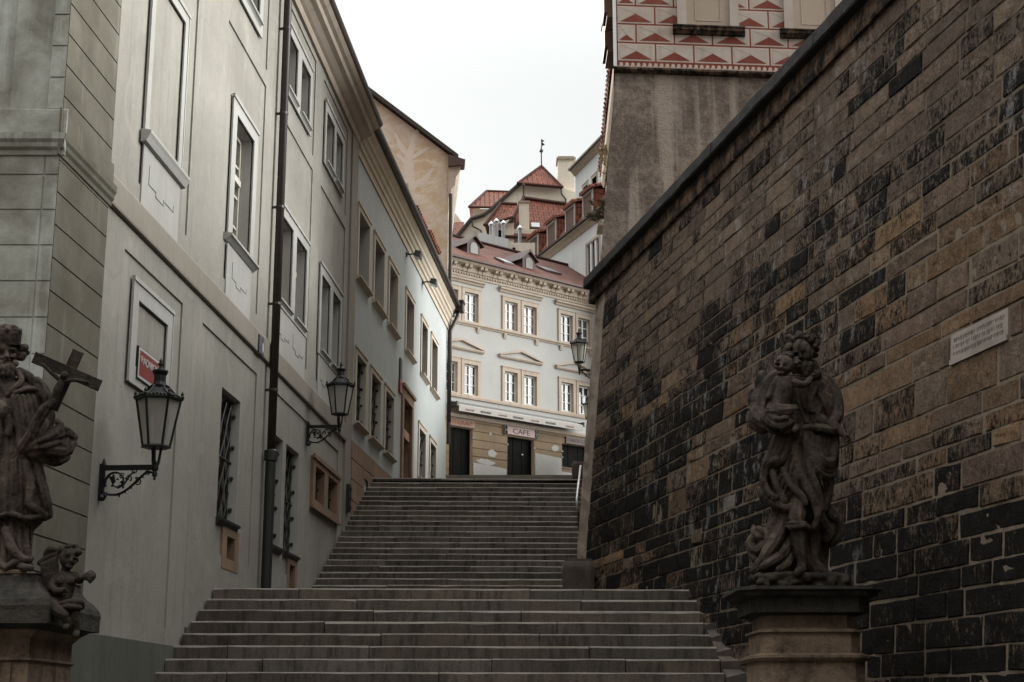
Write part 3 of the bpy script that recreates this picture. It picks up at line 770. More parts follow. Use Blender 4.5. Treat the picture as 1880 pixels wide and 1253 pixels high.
# downpipe at the far end, with hopper
m = MB()
m.tube([F2.P(14.5,.31,11.62), F2.P(14.5,.30,11.4), F2.P(14.35,.10,10.9), F2.P(14.3,.09,8.2)], .06, 10)
dp = m.build('downpipe', 'pipe', T, smooth=True)
m = MB(); m.fb(F2, 14.35, 14.72, .16, .46, 11.52, 11.78); m.fb(F2, 14.3, 14.76, .13, .49, 11.78, 11.83); m.build('hopper', 'pipe', dp)
# flood lights under the cornice
for i, (s_, z_) in enumerate(((6.5, 10.85), (9.3, 10.95))):
    t = thing('floodlight', F2.P(s_,.03,z_), ('nearer black floodlight under the cream cornice of the blue-grey house','farther black floodlight under the cream cornice of the blue-grey house')[i], 'floodlight', 'floodlights on the blue-grey house')
    m = MB(); P = F2.P
    m.fb(F2, s_-.05, s_+.05, 0.0, .03, z_-.05, z_+.05); m.tube([P(s_,.02,z_), P(s_,.25,z_+.02)], .018, 6); m.build('arm', 'iron', t)
    m = MB(); m.box8([P(s_-.16,.20,z_-.06),P(s_+.16,.20,z_-.06),P(s_+.16,.36,z_-.11),P(s_-.16,.36,z_-.11),P(s_-.12,.24,z_+.08),P(s_+.12,.24,z_+.08),P(s_+.12,.38,z_+.05),P(s_-.12,.38,z_+.05)])
    m.build('housing', 'iron', t)
    m = MB(); m.box8([P(s_-.14,.21,z_-.068),P(s_+.14,.21,z_-.068),P(s_+.14,.35,z_-.118),P(s_-.14,.35,z_-.118),P(s_-.14,.21,z_-.060),P(s_+.14,.21,z_-.060),P(s_+.14,.35,z_-.108),P(s_-.14,.35,z_-.108)]); m.build('lens', 'glass_grey', t)
t = thing('house_sign', F2.P(5.9,.0,7.5), 'narrow red plate below a black plate left of the sandstone door', 'sign')
m = MB(); m.fb(F2, 5.72, 5.98, .0, .04, 7.62, 8.1); m.build('upper_plate', 'iron', t)
m = MB(); m.fb(F2, 5.66, 6.0, .0, .05, 7.28, 7.6); m.build('lower_plate', 'redenamel', t)

# ------------------------------------------------------------------ ochre gabled house behind it
G = thing('gabled_house', (-2.5, 46, 6), 'tall ochre gabled house with flaking plaster behind the blue-grey townhouse', 'house')
def shear(m):
    m.v = [(x-.078*max(0., y-46.), y, z) for x, y, z in m.v]; return m
def zv(x): return 17.25+(-1.75-x)*.795
m = MB()
m.sweep([[(-14,y,6),(-2.02,y,6),(-2.02,y,zv(-2.02)-.12),(-8,y,zv(-8)-.12),(-14,y,zv(-2.02)-.12)] for y in (46., 60.)])
shear(m).build('wall', 'ochre', G)
m = MB()
for sx in (1,):
    m.sweep([[(-1.70,y,zv(-1.70)-.05),(-1.70,y,zv(-1.70)+.09),(-8,y,zv(-8)+.09),(-8,y,zv(-8)-.10)] for y in (45.82, 60.)])
    m.sweep([[(-14.3,y,zv(-1.70)-.05),(-14.3,y,zv(-1.70)+.09),(-8,y,zv(-8)+.085),(-8,y,zv(-8)-.10)] for y in (45.82, 60.)])
shear(m).build('roof', 'slate', G)
m = MB(); # moulded eaves return on the right
m.sweep([[(-2.02,y,15.9),(-1.95,y,15.95),(-1.90,y,16.2),(-1.80,y,16.3),(-1.78,y,16.55),(-1.66,y,16.75),(-1.60,y,17.1),(-1.60,y,17.18),(-2.02,y,17.25)] for y in (45.9, 60.)])
shear(m).build('eaves_cornice', 'tan', G)
m = MB(); m.sweep([[(-2.02,y,16.9),(-1.5,y,16.95),(-1.48,y,17.12),(-2.02,y,17.3)] for y in (45.8, 46.3)]); shear(m).build('gutter_end', 'copper', G)
m = MB(); m.tube([(-1.93,45.9,16.0),(-1.93,45.9,8)], .06, 8); shear(m).build('downpipe', 'pipe', G)
m = MB(); m.bx(-3.62,-3.32,45.90,46.05,15.85,16.3); wn = shear(m).build('window', 'dark', G)
m = MB(); m.bx(-3.66,-3.62,45.87,46.0,15.8,16.35); m.bx(-3.32,-3.28,45.87,46.0,15.8,16.35); m.bx(-3.62,-3.32,45.87,46.0,16.3,16.35); m.bx(-3.62,-3.32,45.87,46.0,15.8,15.85); shear(m).build('frame', 'tan', wn)
# bare render left where a climbing plant has been taken off: an irregular branching patch, a few mm proud
m = MB(); rnd = random.Random(11)
def blot(pts, r):
    for k in range(len(pts)-1):
        (x0,z0),(x1,z1) = pts[k], pts[k+1]; r0, r1 = r[k], r[k+1]
        n = 5; top = []; bot = []
        dx, dz = x1-x0, z1-z0; L = math.hypot(dx, dz); nx, nz = -dz/L, dx/L
        for i in range(n+1):
            t_ = i/n; rr = r0+(r1-r0)*t_
            top.append((x0+dx*t_+nx*rr*rnd.uniform(.6,1.3), blot.y, z0+dz*t_+nz*rr*rnd.uniform(.6,1.3)))
            bot.append((x0+dx*t_-nx*rr*rnd.uniform(.6,1.3), blot.y, z0+dz*t_-nz*rr*rnd.uniform(.6,1.3)))
        for i in range(n): m.q([top[i],top[i+1],bot[i+1],bot[i]])
        blot.y -= .0006
blot.y = 45.998
for pts, r in (([(-3.2,15.6),(-3.25,16.6),(-3.3,17.3)],[.13,.17,.12]),([(-3.3,17.3),(-3.15,17.9),(-2.95,18.35)],[.12,.1,.03]),([(-3.3,17.3),(-3.6,17.75),(-3.75,18.1)],[.1,.08,.03]),
               ([(-3.25,16.2),(-2.8,16.5),(-2.5,16.9)],[.09,.1,.03]),([(-3.28,17.2),(-2.9,17.45),(-2.6,17.6)],[.08,.07,.03]),([(-3.3,17.0),(-3.6,17.3),(-3.7,17.35)],[.08,.06,.03])):
    blot(pts, r)
shear(m).build('bare_plaster', 'ghost', G)

# ------------------------------------------------------------------ great stone retaining wall on the right
W = thing('retaining_wall', (2.4, 18., -1.75), 'tall sloping retaining wall of soot-blackened sandstone blocks under a dark coping', 'wall')
rnd = random.Random(21)
FARY, CAPY, NEARY = 25.0, 25.72, 8.5
m = MB(); m.c = []
def zmin_at(y): return -1.9
z = -1.85; courses = []
while z < 6.98:
    h = rnd.choice((.16,.19,.20,.21,.22,.23,.25)); h = min(h, 7.02-z)
    if z < 2.92 <= z+h+.12: h = 2.92-z
    elif abs(z-2.92) < .001: h = .28
    if 7.02-z-h < .1: h = 7.02-z
    courses.append((z, h)); z += h
def soot_field(y, zz):
    """how blackened the wall is here (0 clean .. 1 black): low and far parts black, near middle clean, top grey-brown"""
    t = max(0., min(1., (16.8-y)/3.))*max(0., min(1., (zz-1.5)/.9))*max(0., min(1., (5.2-zz)/1.2))
    up = max(0., min(1., (zz-4.)/1.4))
    b_ = .97*(1-t)*(1-up)+.15*t+.26*up*(1-t)
    if y > 15: b_ -= .42*math.exp(-((zz-(2.6+.25*(22-y)))/.45)**2)
    n_ = noise.noise(Vector((y*.75, zz*1.5, 3.)))+.6*noise.noise(Vector((y*1.9, zz*2.6, 8.)))
    return max(0., min(1., b_+.55*n_))
def stone_col(y, zz):
    up = max(0., min(1., (zz-4.2)/1.2)); s_ = soot_field(y, zz)
    base = rnd.choice([(.235,.155,.098),(.215,.145,.095),(.185,.135,.10),(.17,.13,.10),(.235,.165,.11),(.19,.135,.105)])
    if rnd.random() < .03 and up < .3: base = (.24,.16,.095)
    if up > .4: base = rnd.choice([(.20,.148,.113),(.175,.132,.104),(.205,.155,.118),(.18,.135,.107)])
    kk = rnd.uniform(.95, 1.45); base = tuple(c*kk for c in base)
    soot = .06+.50*s_+rnd.gauss(0, .11)
    return base+(max(.05, min(.74, soot)),)
def block(y0, y1, z0, z1, col, rough=.012, prot=.010):
    L = (y1-y0)*1.02; nx = max(5, int(L/.065)+2); nz = 6
    g = .0045; i0 = len(m.v)
    jit = [rnd.uniform(-.011,.011) for _ in range(8)]
    sd_ = rnd.random()*100
    for j in range(nz+1):
        for i in range(nx+1):
            mg = .014
            a = 0. if i == 0 else (1. if i == nx else mg/L+(1-2*mg/L)*(i-1)/(nx-2)); b = 0. if j == 0 else (1. if j == nz else mg/(z1-z0)+(1-2*mg/(z1-z0))*(j-1)/(nz-2))
            gy = .011; yy = y0+gy+jit[0]*(1-a)+(y1-y0-2*gy)*a + jit[1]*a; zz = z0+g+(z1-z0-2*g)*b+jit[2]*(1-b)*(1-a)+jit[3]*(1-b)*a+jit[4]*b*(1-a)+jit[5]*b*a
            edge = i in (0, nx) or j in (0, nz)
            nv = noise.noise(Vector((yy*7+sd_, zz*7, sd_)))+.6*noise.noise(Vector((yy*17, zz*17, sd_)))
            if edge:
                yy += .008*noise.noise(Vector((yy*9, zz*9, sd_+3))); zz += .010*noise.noise(Vector((yy*6, zz*6, sd_+9)))
                o = -.010
            else: o = (prot+rough*nv)*(.8 if (i in (1, nx-1) or j in (1, nz-1)) else 1.)
            m.v.append(tuple(wallP(yy, zz, o))); m.c.append(col)
    for j in range(nz):
        for i in range(nx):
            k = i0+j*(nx+1)+i; m.f.append((k, k+1, k+nx+2, k+nx+1)); m.m.append(0)
PL = (11.92, 12.86, 2.93, 3.19)
for ci, (z0, h) in enumerate(courses):
    y = NEARY - rnd.random()*.5
    while y < FARY:
        big = .9 if y < 15 else .7
        L = rnd.uniform(.30, big+.2) if h > .19 else rnd.uniform(.4, 1.15)
        y1 = min(y+L, FARY)
        if FARY-y1 < .25: y1 = FARY
        yc, zc = (y+y1)/2, z0+h/2
        if not (y1 > PL[0]-.02 and y < PL[1]+.02 and z0+h > PL[2]+.02 and z0 < PL[3]-.02):
            c = stone_col(yc, zc); rr = .005 if rnd.random() < .3 else rnd.uniform(.008,.018)
            block(y, y1, z0, z0+h, c, rr, rnd.uniform(.001, .013))
        else:
            if y < PL[0]-.1: block(y, PL[0]-.01, z0, z0+h, stone_col(yc, zc))
            if y1 > PL[1]+.1: block(PL[1]+.01, y1, z0, z0+h, stone_col(yc, zc))
        y = y1
# two patched pale blocks
for y0, z0 in ((18.05, 2.36), (19.2, 2.10)):
    block(y0, y0+.42, z0, z0+.2, (.28,.25,.215,.12) if y0 < 19 else (.20,.155,.105,.2), .005, .020)
st = m.build('stonework', 'ashlar', W)
m = MB(); m.c = []; n1, n2 = 90, 50; i0 = 0
for j in range(n2+1):
    for i in range(n1+1):
        yy = NEARY+(FARY-NEARY)*i/n1; zz = -1.9+8.95*j/n2
        m.v.append(tuple(wallP(yy, zz, -.004+.005*noise.noise(Vector((yy*3, zz*3, 2.)))))); m.c.append((.19,.155,.125,-.02+.22*soot_field(yy, zz)+.30*max(0.,min(1.,(zz-4.)/1.5))))
for j in range(n2):
    for i in range(n1): k = j*(n1+1)+i; m.f.append((k,k+1,k+n1+2,k+n1+1)); m.m.append(0)
m.build('mortar', 'mortar', W)
m = MB()   # solid core behind the face
m.sweep([[tuple(wallP(y,-1.9,-.06)),tuple(wallP(y,-1.9,-1.2)),tuple(wallP(y,7.0,-1.0)),tuple(wallP(y,7.0,-.06))] for y in (-8., FARY)])
m.build('core', 'mortar', W)
# coping: sooty corbelled under-course and a black slab, in separate stones
m = MB(); m2 = MB(); y = NEARY; rnd = random.Random(5)
while y < CAPY+.1:
    y1 = min(y+rnd.uniform(.9, 1.5), CAPY+.12); a, b = y+.004, y1-.004; e = rnd.uniform(-.006, .006)
    N = max(2, int((b-a)/.25))
    m.sweep([[tuple(wallP(yy, z_, o_+e+(0 if k0 in (0,5) else rnd.uniform(-.006,.006)))) for k0, (o_, z_) in enumerate(((-.3,6.97),(.055,6.97),(.065,7.0),(.07,7.05),(.065,7.235),(-.3,7.235)))] for yy in [a+(b-a)*i/N for i in range(N+1)]])
    m2.sweep([[tuple(wallP(yy, z_, o_+e+(0 if k0 in (0,5) else rnd.uniform(-.008,.008)))) for k0, (o_, z_) in enumerate(((-.6,7.235),(.16,7.23),(.18,7.25),(.18,7.40),(.155,7.43),(-.6,7.56)))] for yy in [a+(b-a)*i/N for i in range(N+1)]])
    y = y1
m.build('coping_bed', 'capunder', W)
m2.build('coping', 'cap', W)
m = MB(); m.sweep([[tuple(wallP(yy,PL[2],o)),tuple(wallP(yy,PL[3],o))][::1]+[tuple(wallP(yy,PL[3],-.05)),tuple(wallP(yy,PL[2],-.05))] for yy, o in ((PL[0],.008),(PL[1],.008))])
# sunk field with lettering worn beyond reading, its shade painted as flat dark strokes, and the raised lower ledge
pq = m.build('inscribed_stone', 'plaque', W, label='pale carved stone with a worn inscription set among the wall blocks')
m = MB(); rnd = random.Random(9)
for row in range(3):
    zz = PL[3]-.04-.062*row; yy = PL[1]-.05
    while yy > PL[0]+.08:
        wl = rnd.uniform(.018,.034)
        for s_ in range(rnd.choice((1,2,2))):
            a = yy-s_*wl*.6; h_ = rnd.uniform(.026,.044); tl = rnd.uniform(-.012,.012)
            m.q([wallP(a,zz,.0105),wallP(a-.010,zz,.0105),wallP(a-.010+tl,zz-h_,.0105),wallP(a+tl,zz-h_,.0105)])
        if rnd.random() < .5: m.q([wallP(yy,zz-.004,.0112),wallP(yy-wl,zz-.004,.0112),wallP(yy-wl,zz-.010,.0112),wallP(yy,zz-.010,.0112)])
        yy -= wl+rnd.uniform(.008,.02)
m.build('worn_lettering', 'plaque_shade', pq)
m = MB(); m.sweep([[tuple(wallP(yy,PL[2]+.035,.008)),tuple(wallP(yy,PL[2]+.035,.022)),tuple(wallP(yy,PL[2]-.01,.022)),tuple(wallP(yy,PL[2]-.01,.0))] for yy in (PL[0],PL[1])]); m.build('ledge', 'plaque', pq)
# rendered end pier of the wall and the return wall that follows the upper stairs
m = MB(); rnd = random.Random(8); secs = []
for k in range(40):
    z = 1.2+(6.97-1.2)*k/39; e = lambda q: rnd.uniform(-q, q)
    x1 = wallX(24.98, z)+.015; x0 = wallX(25.0, z)-.125
    secs.append([(x1+.3,24.99,z),(x1+e(.008),24.97,z),(x1-.05+e(.012),25.15+e(.02),z),(x0+.02+e(.012),25.55+e(.02),z),(x0+e(.008),25.7,z),(x0+.05,25.95,z),(x0+.5,25.95,z)])
m.sweep(secs); m.build('end_pier', 'pier', W)
m = MB(); secs = []
for y in (25.88, 31.5, 38, 46, 56, 64):
    b = 1.2+(y-25.8)*.0545
    z0 = 1.2 if y < 27 else .150*y-.8
    secs.append([(b+.085*(z0-3.0)-.02,y,z0),(b+.085*(7.0-3.0),y,7.0 if y < 40 else 11.),(b+3,y,7.0 if y < 40 else 11.),(b+3,y,z0)])
m.sweep(secs)
rw = struct(m.build('street_side_wall', 'roughcast')); del rw['kind']; tag(rw, 'rough rendered wall running along the right side of the upper stairs', 'wall')
# handrail
t = thing('handrail', (1.3,28.5,3.3), 'thin pale metal handrail on the wall beside the upper stairs', 'handrail')
m = MB(); m.tube([(1.25,28.75,3.72),(1.22,28.62,3.80),(1.215,28.6,3.95),(1.40,30.9,4.93)], .022, 8); m.build('rail', 'rail', t, smooth=True)
m = MB()
for q in ((1.255,29.1,4.16),(1.376,30.6,4.80)): m.tube([q,(q[0]+.05,q[1],q[2]-.08),(q[0]+.3,q[1],q[2]-.08)], .012, 6)
m.tube([(1.25,28.75,3.72),(1.25,28.75,3.30)], .02, 6)
m.build('bracket', 'iron', t)
# granite blocks
def rough_block(x0,x1,y0,y1,z0,z1,name,lbl,mat,seed):
    bm = bmesh.new(); bmesh.ops.create_cube(bm, size=1.)
    bmesh.ops.bevel(bm, geom=bm.edges[:], offset=.05, segments=2, affect='EDGES')
    bmesh.ops.subdivide_edges(bm, edges=bm.edges[:], cuts=4, use_grid_fill=True)
    for v in bm.verts:
        nz_ = noise.noise(v.co*3.1+Vector((seed,0,0)))*.03+noise.noise(v.co*9+Vector((seed,2,0)))*.012
        v.co += v.co.normalized()*nz_
        v.co = Vector((v.co.x*(x1-x0), v.co.y*(y1-y0), (v.co.z+.5)*(z1-z0)))
    me = bpy.data.meshes.new(name); bm.to_mesh(me); bm.free(); me.materials.append(M[mat])
    me.polygons.foreach_set('use_smooth', [True]*len(me.polygons))
    o = bpy.data.objects.new(name, me); C.objects.link(o); o.location = ((x0+x1)/2,(y0+y1)/2,z0); tag(o, lbl, 'stone block'); return o
rough_block(.80,1.28,24.0,24.5,1.54,2.37,'granite_block','reddish granite block standing on the landing at the foot of the upper stairs','granite_dark',3)
rough_block(1.27,1.62,31.75,32.3,4.74,5.18,'kerb_stone','low reddish stone at the top of the upper stairs under the wall','granite_dark',8)
m = MB(); rnd = random.Random(14)     # rubble filling between step ends and wall
for k in range(-3, 8):
    y = 17.2+.3286*k; z = .455+.1555*k; xa = 2.27-.04*(y-19.5); xb = wallX(y, z)+.05
    if xb-xa < .03: continue
    m.sweep([[(xa+.0,y+.07,z-.35),(xa+.01,y+.07+rnd.uniform(0,.04),z+rnd.uniform(-.07,.0)),(xb,y+.1,z+rnd.uniform(-.02,.05)),(xb,y+.1,z-.35)],[(xa,y+.42,z-.35),(xa+.01,y+.42,z+rnd.uniform(.0,.08)),(xb,y+.42,z+rnd.uniform(.03,.10)),(xb,y+.42,z-.35)]])
struct(m.build('rubble_verge', 'granite_dark'))

# ------------------------------------------------------------------ sgraffito house above the wall
S = thing('sgraffito_house', (3., 26., 7.), 'house with red and white sgraffito blocks above dark roughcast, behind the retaining wall', 'house')
FS = Fr((1.49, 25.5), (1, .085), 0.)
FS.n = Vector((-.068, -1, 0))
def SP(a, o, z): return FS.P(a, o, z)
m = MB()
secs = []
for z in (6.6, 7.17, 8.5, 9.8, 11.22):
    a = .09*(z-7.17); b = -.012*(z-7.17)
    secs.append([SP(a, b, z), SP(9, b, z), SP(9, -9, z), SP(a+.9, -9, z)])
m.sweep(secs); m.build('roughcast_base', 'roughcast', S)
m = MB()
m.prof(FS, .335, 9., [(-.06,11.20),(.02,11.22),(.06,11.25),(.06,11.29),(-.04,11.32)]); m.fb(FS, .335, .37, -9., .05, 11.21, 11.30)
m.build('drip_moulding', 'capunder', S)
m = MB(); m.fb(FS, .37, 9., -9., -.05, 11.31, 16.5); m.build('wall', 'sg_mid', S)
m = MB(); mi = {'red':0,'pale':1,'mid':2}
o0 = -.05
m.q([SP(.40,o0+.003,11.31),SP(9,o0+.003,11.31),SP(9,o0+.003,16.2),SP(.40,o0+.003,16.2)], 0)
def rect(a,b,c,d,o,k): m.q([SP(a,o,c),SP(b,o,c),SP(b,o,d),SP(a,o,d)], mi[k])
# running-dog border
rect(.40,9.,11.33,11.345,o0+.006,'pale')
x = .42
while x < 8.8:
    pts = [(x,11.35),(x+.085,11.35)]+[(x+.055+.035*math.cos(t_), 11.385+.035*math.sin(t_)) for t_ in [R(-20+30*i) for i in range(7)]]+[(x+.03,11.38)]
    m.q([SP(a,o0+.006,b) for a, b in pts], mi['pale']); x += .105
PITCH, RH = .70, .365; row = 0; z = 11.455; rnd = random.Random(2)
while z < 16:
    x = .42 - (.35 if row % 2 else 0.)
    while x < 8.8:
        a, b = max(x, .42), x+PITCH-.028
        if b-a > .1:
            rect(a, b, z, z+RH-.03, o0+.006, 'pale')
            rect(a+.03, b-.03, z+.03, z+RH-.06, o0+.009, 'mid')
            c = (a+b)/2; hw = (b-a)*.42; hh = .15*min(1, (b-a)/.5)+.01
            m.q([SP(c-hw,o0+.012,z+.032), SP(c+hw,o0+.012,z+.032), SP(c,o0+.012,z+.032+hh)], mi['red'])
            # incised diagonals of the mock diamond cut
            for (p0,q0),(p1,q1) in (((a+.03,z+RH-.06),(c,z+.03+hh)),((b-.03,z+RH-.06),(c,z+.03+hh))):
                m.q([SP(p0,o0+.012,q0),SP(p0+.004,o0+.012,q0+.002),SP(p1+.004,o0+.012,q1+.002),SP(p1,o0+.012,q1)], mi['red'])
        x += PITCH
    z += RH; row += 1
m.build('sgraffito', ['sg_red','sg_pale','sg_mid'], S)
for a, b in ((1.52, 2.66), (3.5, 4.64)):
    m = MB()
    m.fb(FS, a, b, -.045, -.03, 12.13, 14.4); bw = m.build('blind_window', 'sg_panel', S)
    m = MB(); m.fb(FS, a, a+.17, -.045, .0, 12.13, 14.4); m.fb(FS, b-.17, b, -.045, .0, 12.13, 14.4); m.fb(FS, a+.33, b-.33, -.032, -.022, 12.28, 12.295); m.fb(FS, a+.33, a+.345, -.032, -.022, 12.295, 14.2); m.fb(FS, b-.345, b-.33, -.032, -.022, 12.295, 14.2)
    m.build('frame', 'sg_mid', bw)
    m = MB(); m.prof(FS, a-.09, b+.10, [(-.045,11.99),(.02,12.0),(.04,12.04),(.075,12.06),(.075,12.11),(.09,12.12),(.09,12.145),(-.045,12.16)]); m.build('sill', 'capunder', bw)
m = MB(); m.fb(FS, .335, .395, -.045, .0, 11.32, 16.4); m.build('corner_strip', 'white', S)
m = MB(); m.fb(FS, .2, 9.3, -9.3, .3, 16.5, 16.9); m.build('cornice', 'tan', S)
m = MB(); m.q([SP(.1,.4,16.9),SP(9.3,.4,16.9),SP(9.3,-4.5,19),SP(.1,-4.5,19)]); m.q([SP(.1,-4.5,19),SP(9.3,-4.5,19),SP(9.3,-9.4,16.9),SP(.1,-9.4,16.9)]); m.q([SP(.1,.4,16.9),SP(.1,-4.5,19),SP(.1,-9.4,16.9)]); m.build('roof', 'tile_old', S, uv=True)
m = MB()
for y0, y1, z0, z1, xo in ((26.0,26.6,12.60,13.4,1.70),(26.8,27.6,12.28,12.98,1.755)):
    m.bx(xo, 2.05, y0, y1, z0, z1); m.bx(xo-.02, 2.05, y0-.03, y1+.03, z1, z1+.06); m.bx(xo+.05,2.05,y0,y1,z0-.1,z0)
m.build('timber_bracket_box', 'boards', S)

# ------------------------------------------------------------------ next house up the street on the right: only its eaves edge shows
E = thing('side_house', (3., 33, 7), 'narrow sliver of a house with red tile eaves edge behind the sgraffito house', 'house')
m = MB(); m.sweep([[(2.20+.02*(y-30),y,6.8),(2.30+.02*(y-30),y,13.75),(8,y,13.75),(8,y,6.8)] for y in (30.2, 38.)]); m.build('wall', 'castle', E)
m = MB(); m.sweep([[(2.25+.02*(y-30),y,13.4),(2.19+.02*(y-30),y,13.5),(2.17+.02*(y-30),y,13.72),(2.5,y,13.75)] for y in (30.2, 38.)]); m.build('cornice', 'cream', E)
m = MB(); N = 30
m.sweep([[(2.12+.022*(y-30)-.0,y,13.74),(2.12+.022*(y-30),y,13.82),(6,y,16.2),(6,y,16.1)] for y in (30.1, 38.1)])
for k in range(N):
    y = 30.2+7.8*k/N; x = 2.09+.022*(y-30); m.tube([(x,y,13.80),(x+2.,y,15.06)], .07, 6)
m.build('roof', 'tile', E, uv=True)
# ------------------------------------------------------------------ cafe house across the top
K = thing('cafe_house', FC.P(4,0,9), 'white house with tan pediments and a cafe on its ground floor', 'house')
GR = [(-.37,1.69),(2.86,4.92),(6.05,8.08),(9.2,11.2)]
rects = []
def wpair(g):
    a, b = g; w_ = (b-a); return ((a+.14, a+.84), (b-.86, b-.14))
for g in GR:
    for a, b in wpair(g):
        rects += [(a,b,15.66,16.88,.16,1,2),(a,b,12.6,13.86,.16,1,2)]
rects += [(.1,1.32,8.,11.2,.28,1,2),(3.17,4.65,8.,11.15,.28,1,2),(6.24,7.9,10.2,11.2,.28,1,2)]
z = 8.4
while z < 11.6: rects.insert(0, (-2., 12, z, z+.03, .03, 3)); z += .34
rects.insert(0, (-2.,12.,8.,11.62,0.,3))
m = MB(); facade(m, FC, -2., 12., 8., 18.2, rects); m.fb(FC, -2., 12., -10., -.4, 8., 18.2)
m.build('wall', ['cafe','dark','tan','rust'], K)
m = MB(); m.prof(FC, -2., 12., [(0,15.45),(.04,15.46),(.05,15.5),(.10,15.54),(.10,15.60),(0,15.62)]); m.prof(FC, -2., 12., [(0,12.40),(.06,12.42),(.08,12.5),(.08,12.54),(0,12.56)])
m.prof(FC, -2., 12., [(0,11.58),(.05,11.6),(.09,11.68),(.09,11.74),(0,11.76)])
m.build('string_course', 'tan', K)
m = MB()
m.prof(FC, -2., 12., [(0,17.5),(.04,17.5),(.05,17.72),(.10,17.75),(.12,17.95),(.30,18.02),(.34,18.12),(.34,18.16),(0,18.18)])
k = -1.9
while k < 11.8: m.fb(FC, k, k+.07, .05, .085, 17.60, 17.68); k += .14
cn = m.build('cornice', 'tan', K)
k = -1.8
while k < 11.8:
    m = MB()
    m.prof(FC, k, k+.15, [(.05,17.70),(.11,17.74),(.13,17.85),(.26,17.9),(.28,18.02),(.05,18.02)]); m.build('bracket', 'tan', cn)
    m = MB(); m.prof(FC, k+.24, k+.39, [(.05,17.70),(.11,17.74),(.13,17.85),(.26,17.9),(.28,18.02),(.05,18.02)]); m.build('bracket', 'tan', cn); k += .82
gi = 0
for g in GR:
    a0, b0 = g
    for (z0, z1), top in (((15.66,16.88),True),((12.6,13.86),False)):
        for i, (a, b) in enumerate(wpair(g)):
            mid = (a0+b0)/2
            gl = ('glass_curtain' if (top and gi == 1) else (('glass_grey' if (i+gi) % 2 else 'glass') if top else ('glass_grey' if (gi == 1 and i == 1) else 'glass')))
            window(FC, K, a, b, z0, z1, .16, 'woodwhite', gl, 1, 2, None, fw=.065, mw=.036, surround=((a0 if i == 0 else mid+.02), (mid-.02 if i == 0 else b0), z0-.1, z1+.2), sur_m='tan', proud=.05)
    m = MB()
    m.prof(FC, a0-.16, b0+.16, [(0,17.22),(.05,17.24),(.08,17.32),(.14,17.35),(.15,17.42),(0,17.46)]); m.build('hood', 'tan', K)
    m = MB(); c = (a0+b0)/2
    m.prof(FC, a0-.15, b0+.15, [(0,14.38),(.07,14.40),(.11,14.46),(.11,14.5),(0,14.51)])
    for sg in (1, -1):
        e = c+sg*((b0-a0)/2+.17)
        m.sweep([[FC.P(e,0,14.5),FC.P(e,.12,14.5),FC.P(e,.12,14.56),FC.P(e,0,14.56)],[FC.P(c,0,14.78),FC.P(c,.12,14.78),FC.P(c,.12,14.88),FC.P(c,0,14.88)]])
    m.build('pediment', 'tan', K)
    m = MB(); m.q([FC.P(a0+.1,.02,14.51),FC.P(b0-.1,.02,14.51),FC.P(c,.02,14.8)]); m.build('pediment_field', 'cafe', K)
    for s_ in (a0+.08, b0-.2):
        m = MB(); m.prof(FC, s_, s_+.13, [(0,15.22),(.03,15.24),(.08,15.38),(.09,15.45),(0,15.45)]); m.build('console', 'tan', K)
    gi += 1
# roof, dormers, skylights
def RP(s, t, up=0.):   # t metres back from the eaves
    return FC.P(s, .36-t, 18.2+.55*t+up)
m = MB(); m.q([RP(-4,0),RP(13,0),RP(13,5.4),RP(-4,5.4)]); m.q([RP(-4,5.4),RP(13,5.4),FC.P(13,-10,18.2),FC.P(-4,-10,18.2)])
rf = m.build('roof', 'tile_flat', K, uv=True)
m = MB(); m.prof(FC, -4., 13., [(.34,18.12),(.46,18.12),(.46,18.20),(.34,18.24)]); m.build('eaves_gutter', 'copper', K)
m = MB(); m.tube([RP(-4,5.4,.03), RP(13,5.4,.03)], .10, 8); m.build('ridge_tiles', 'tile_flat', rf)
for s_, t_ in ((2.30, 1.55), (5.13, 1.2)):
    m = MB(); z0 = 18.2+.55*t_; o0 = .36-t_; hw = .36; hh = .62
    arch = [(s_-hw, z0-.15)]+[(s_-hw*math.cos(a)*1.0, z0+hh-.22+.30*math.sin(a)) for a in [R(0+18*i) for i in range(11)]]+[(s_+hw, z0-.15)]
    m.sweep([[FC.P(a, o0, b) for a, b in arch], [FC.P(a, o0-1.6, b) for a, b in arch]])
    pk = z0+hh+.28
    m.sweep([[FC.P(s_-hw-.14,o,z0+hh-.25),FC.P(s_,o,pk),FC.P(s_+hw+.14,o,z0+hh-.25),FC.P(s_,o,pk-.12)] for o in (o0+.12, o0-1.7)])
    d = m.build('dormer', 'copper', K)
    m = MB(); hw2 = .20
    arch = [(s_-hw2, z0+.02)]+[(s_-hw2*math.cos(a), z0+hh-.30+.2*math.sin(a)) for a in [R(18*i) for i in range(11)]]+[(s_+hw2, z0+.02)]
    m.sweep([[FC.P(a, o0+.03, b) for a, b in arch], [FC.P(a, o0-.05, b) for a, b in arch]]); m.build('window', 'patch', d)
for s_, t_, w_ in ((3.55,1.0,.6),(6.6,1.7,.95)):
    m = MB(); m.sweep([[RP(s_,t_,.02),RP(s_+w_,t_,.02),RP(s_+w_,t_,.10),RP(s_,t_,.10)],[RP(s_,t_+.7,.02),RP(s_+w_,t_+.7,.02),RP(s_+w_,t_+.7,.10),RP(s_,t_+.7,.10)]]); sk = m.build('skylight', 'copper', K)
    m = MB(); m.q([RP(s_+.06,t_+.06,.105),RP(s_+w_-.06,t_+.06,.105),RP(s_+w_-.06,t_+.64,.105),RP(s_+.06,t_+.64,.105)]); m.build('pane', 'sky_window', sk)
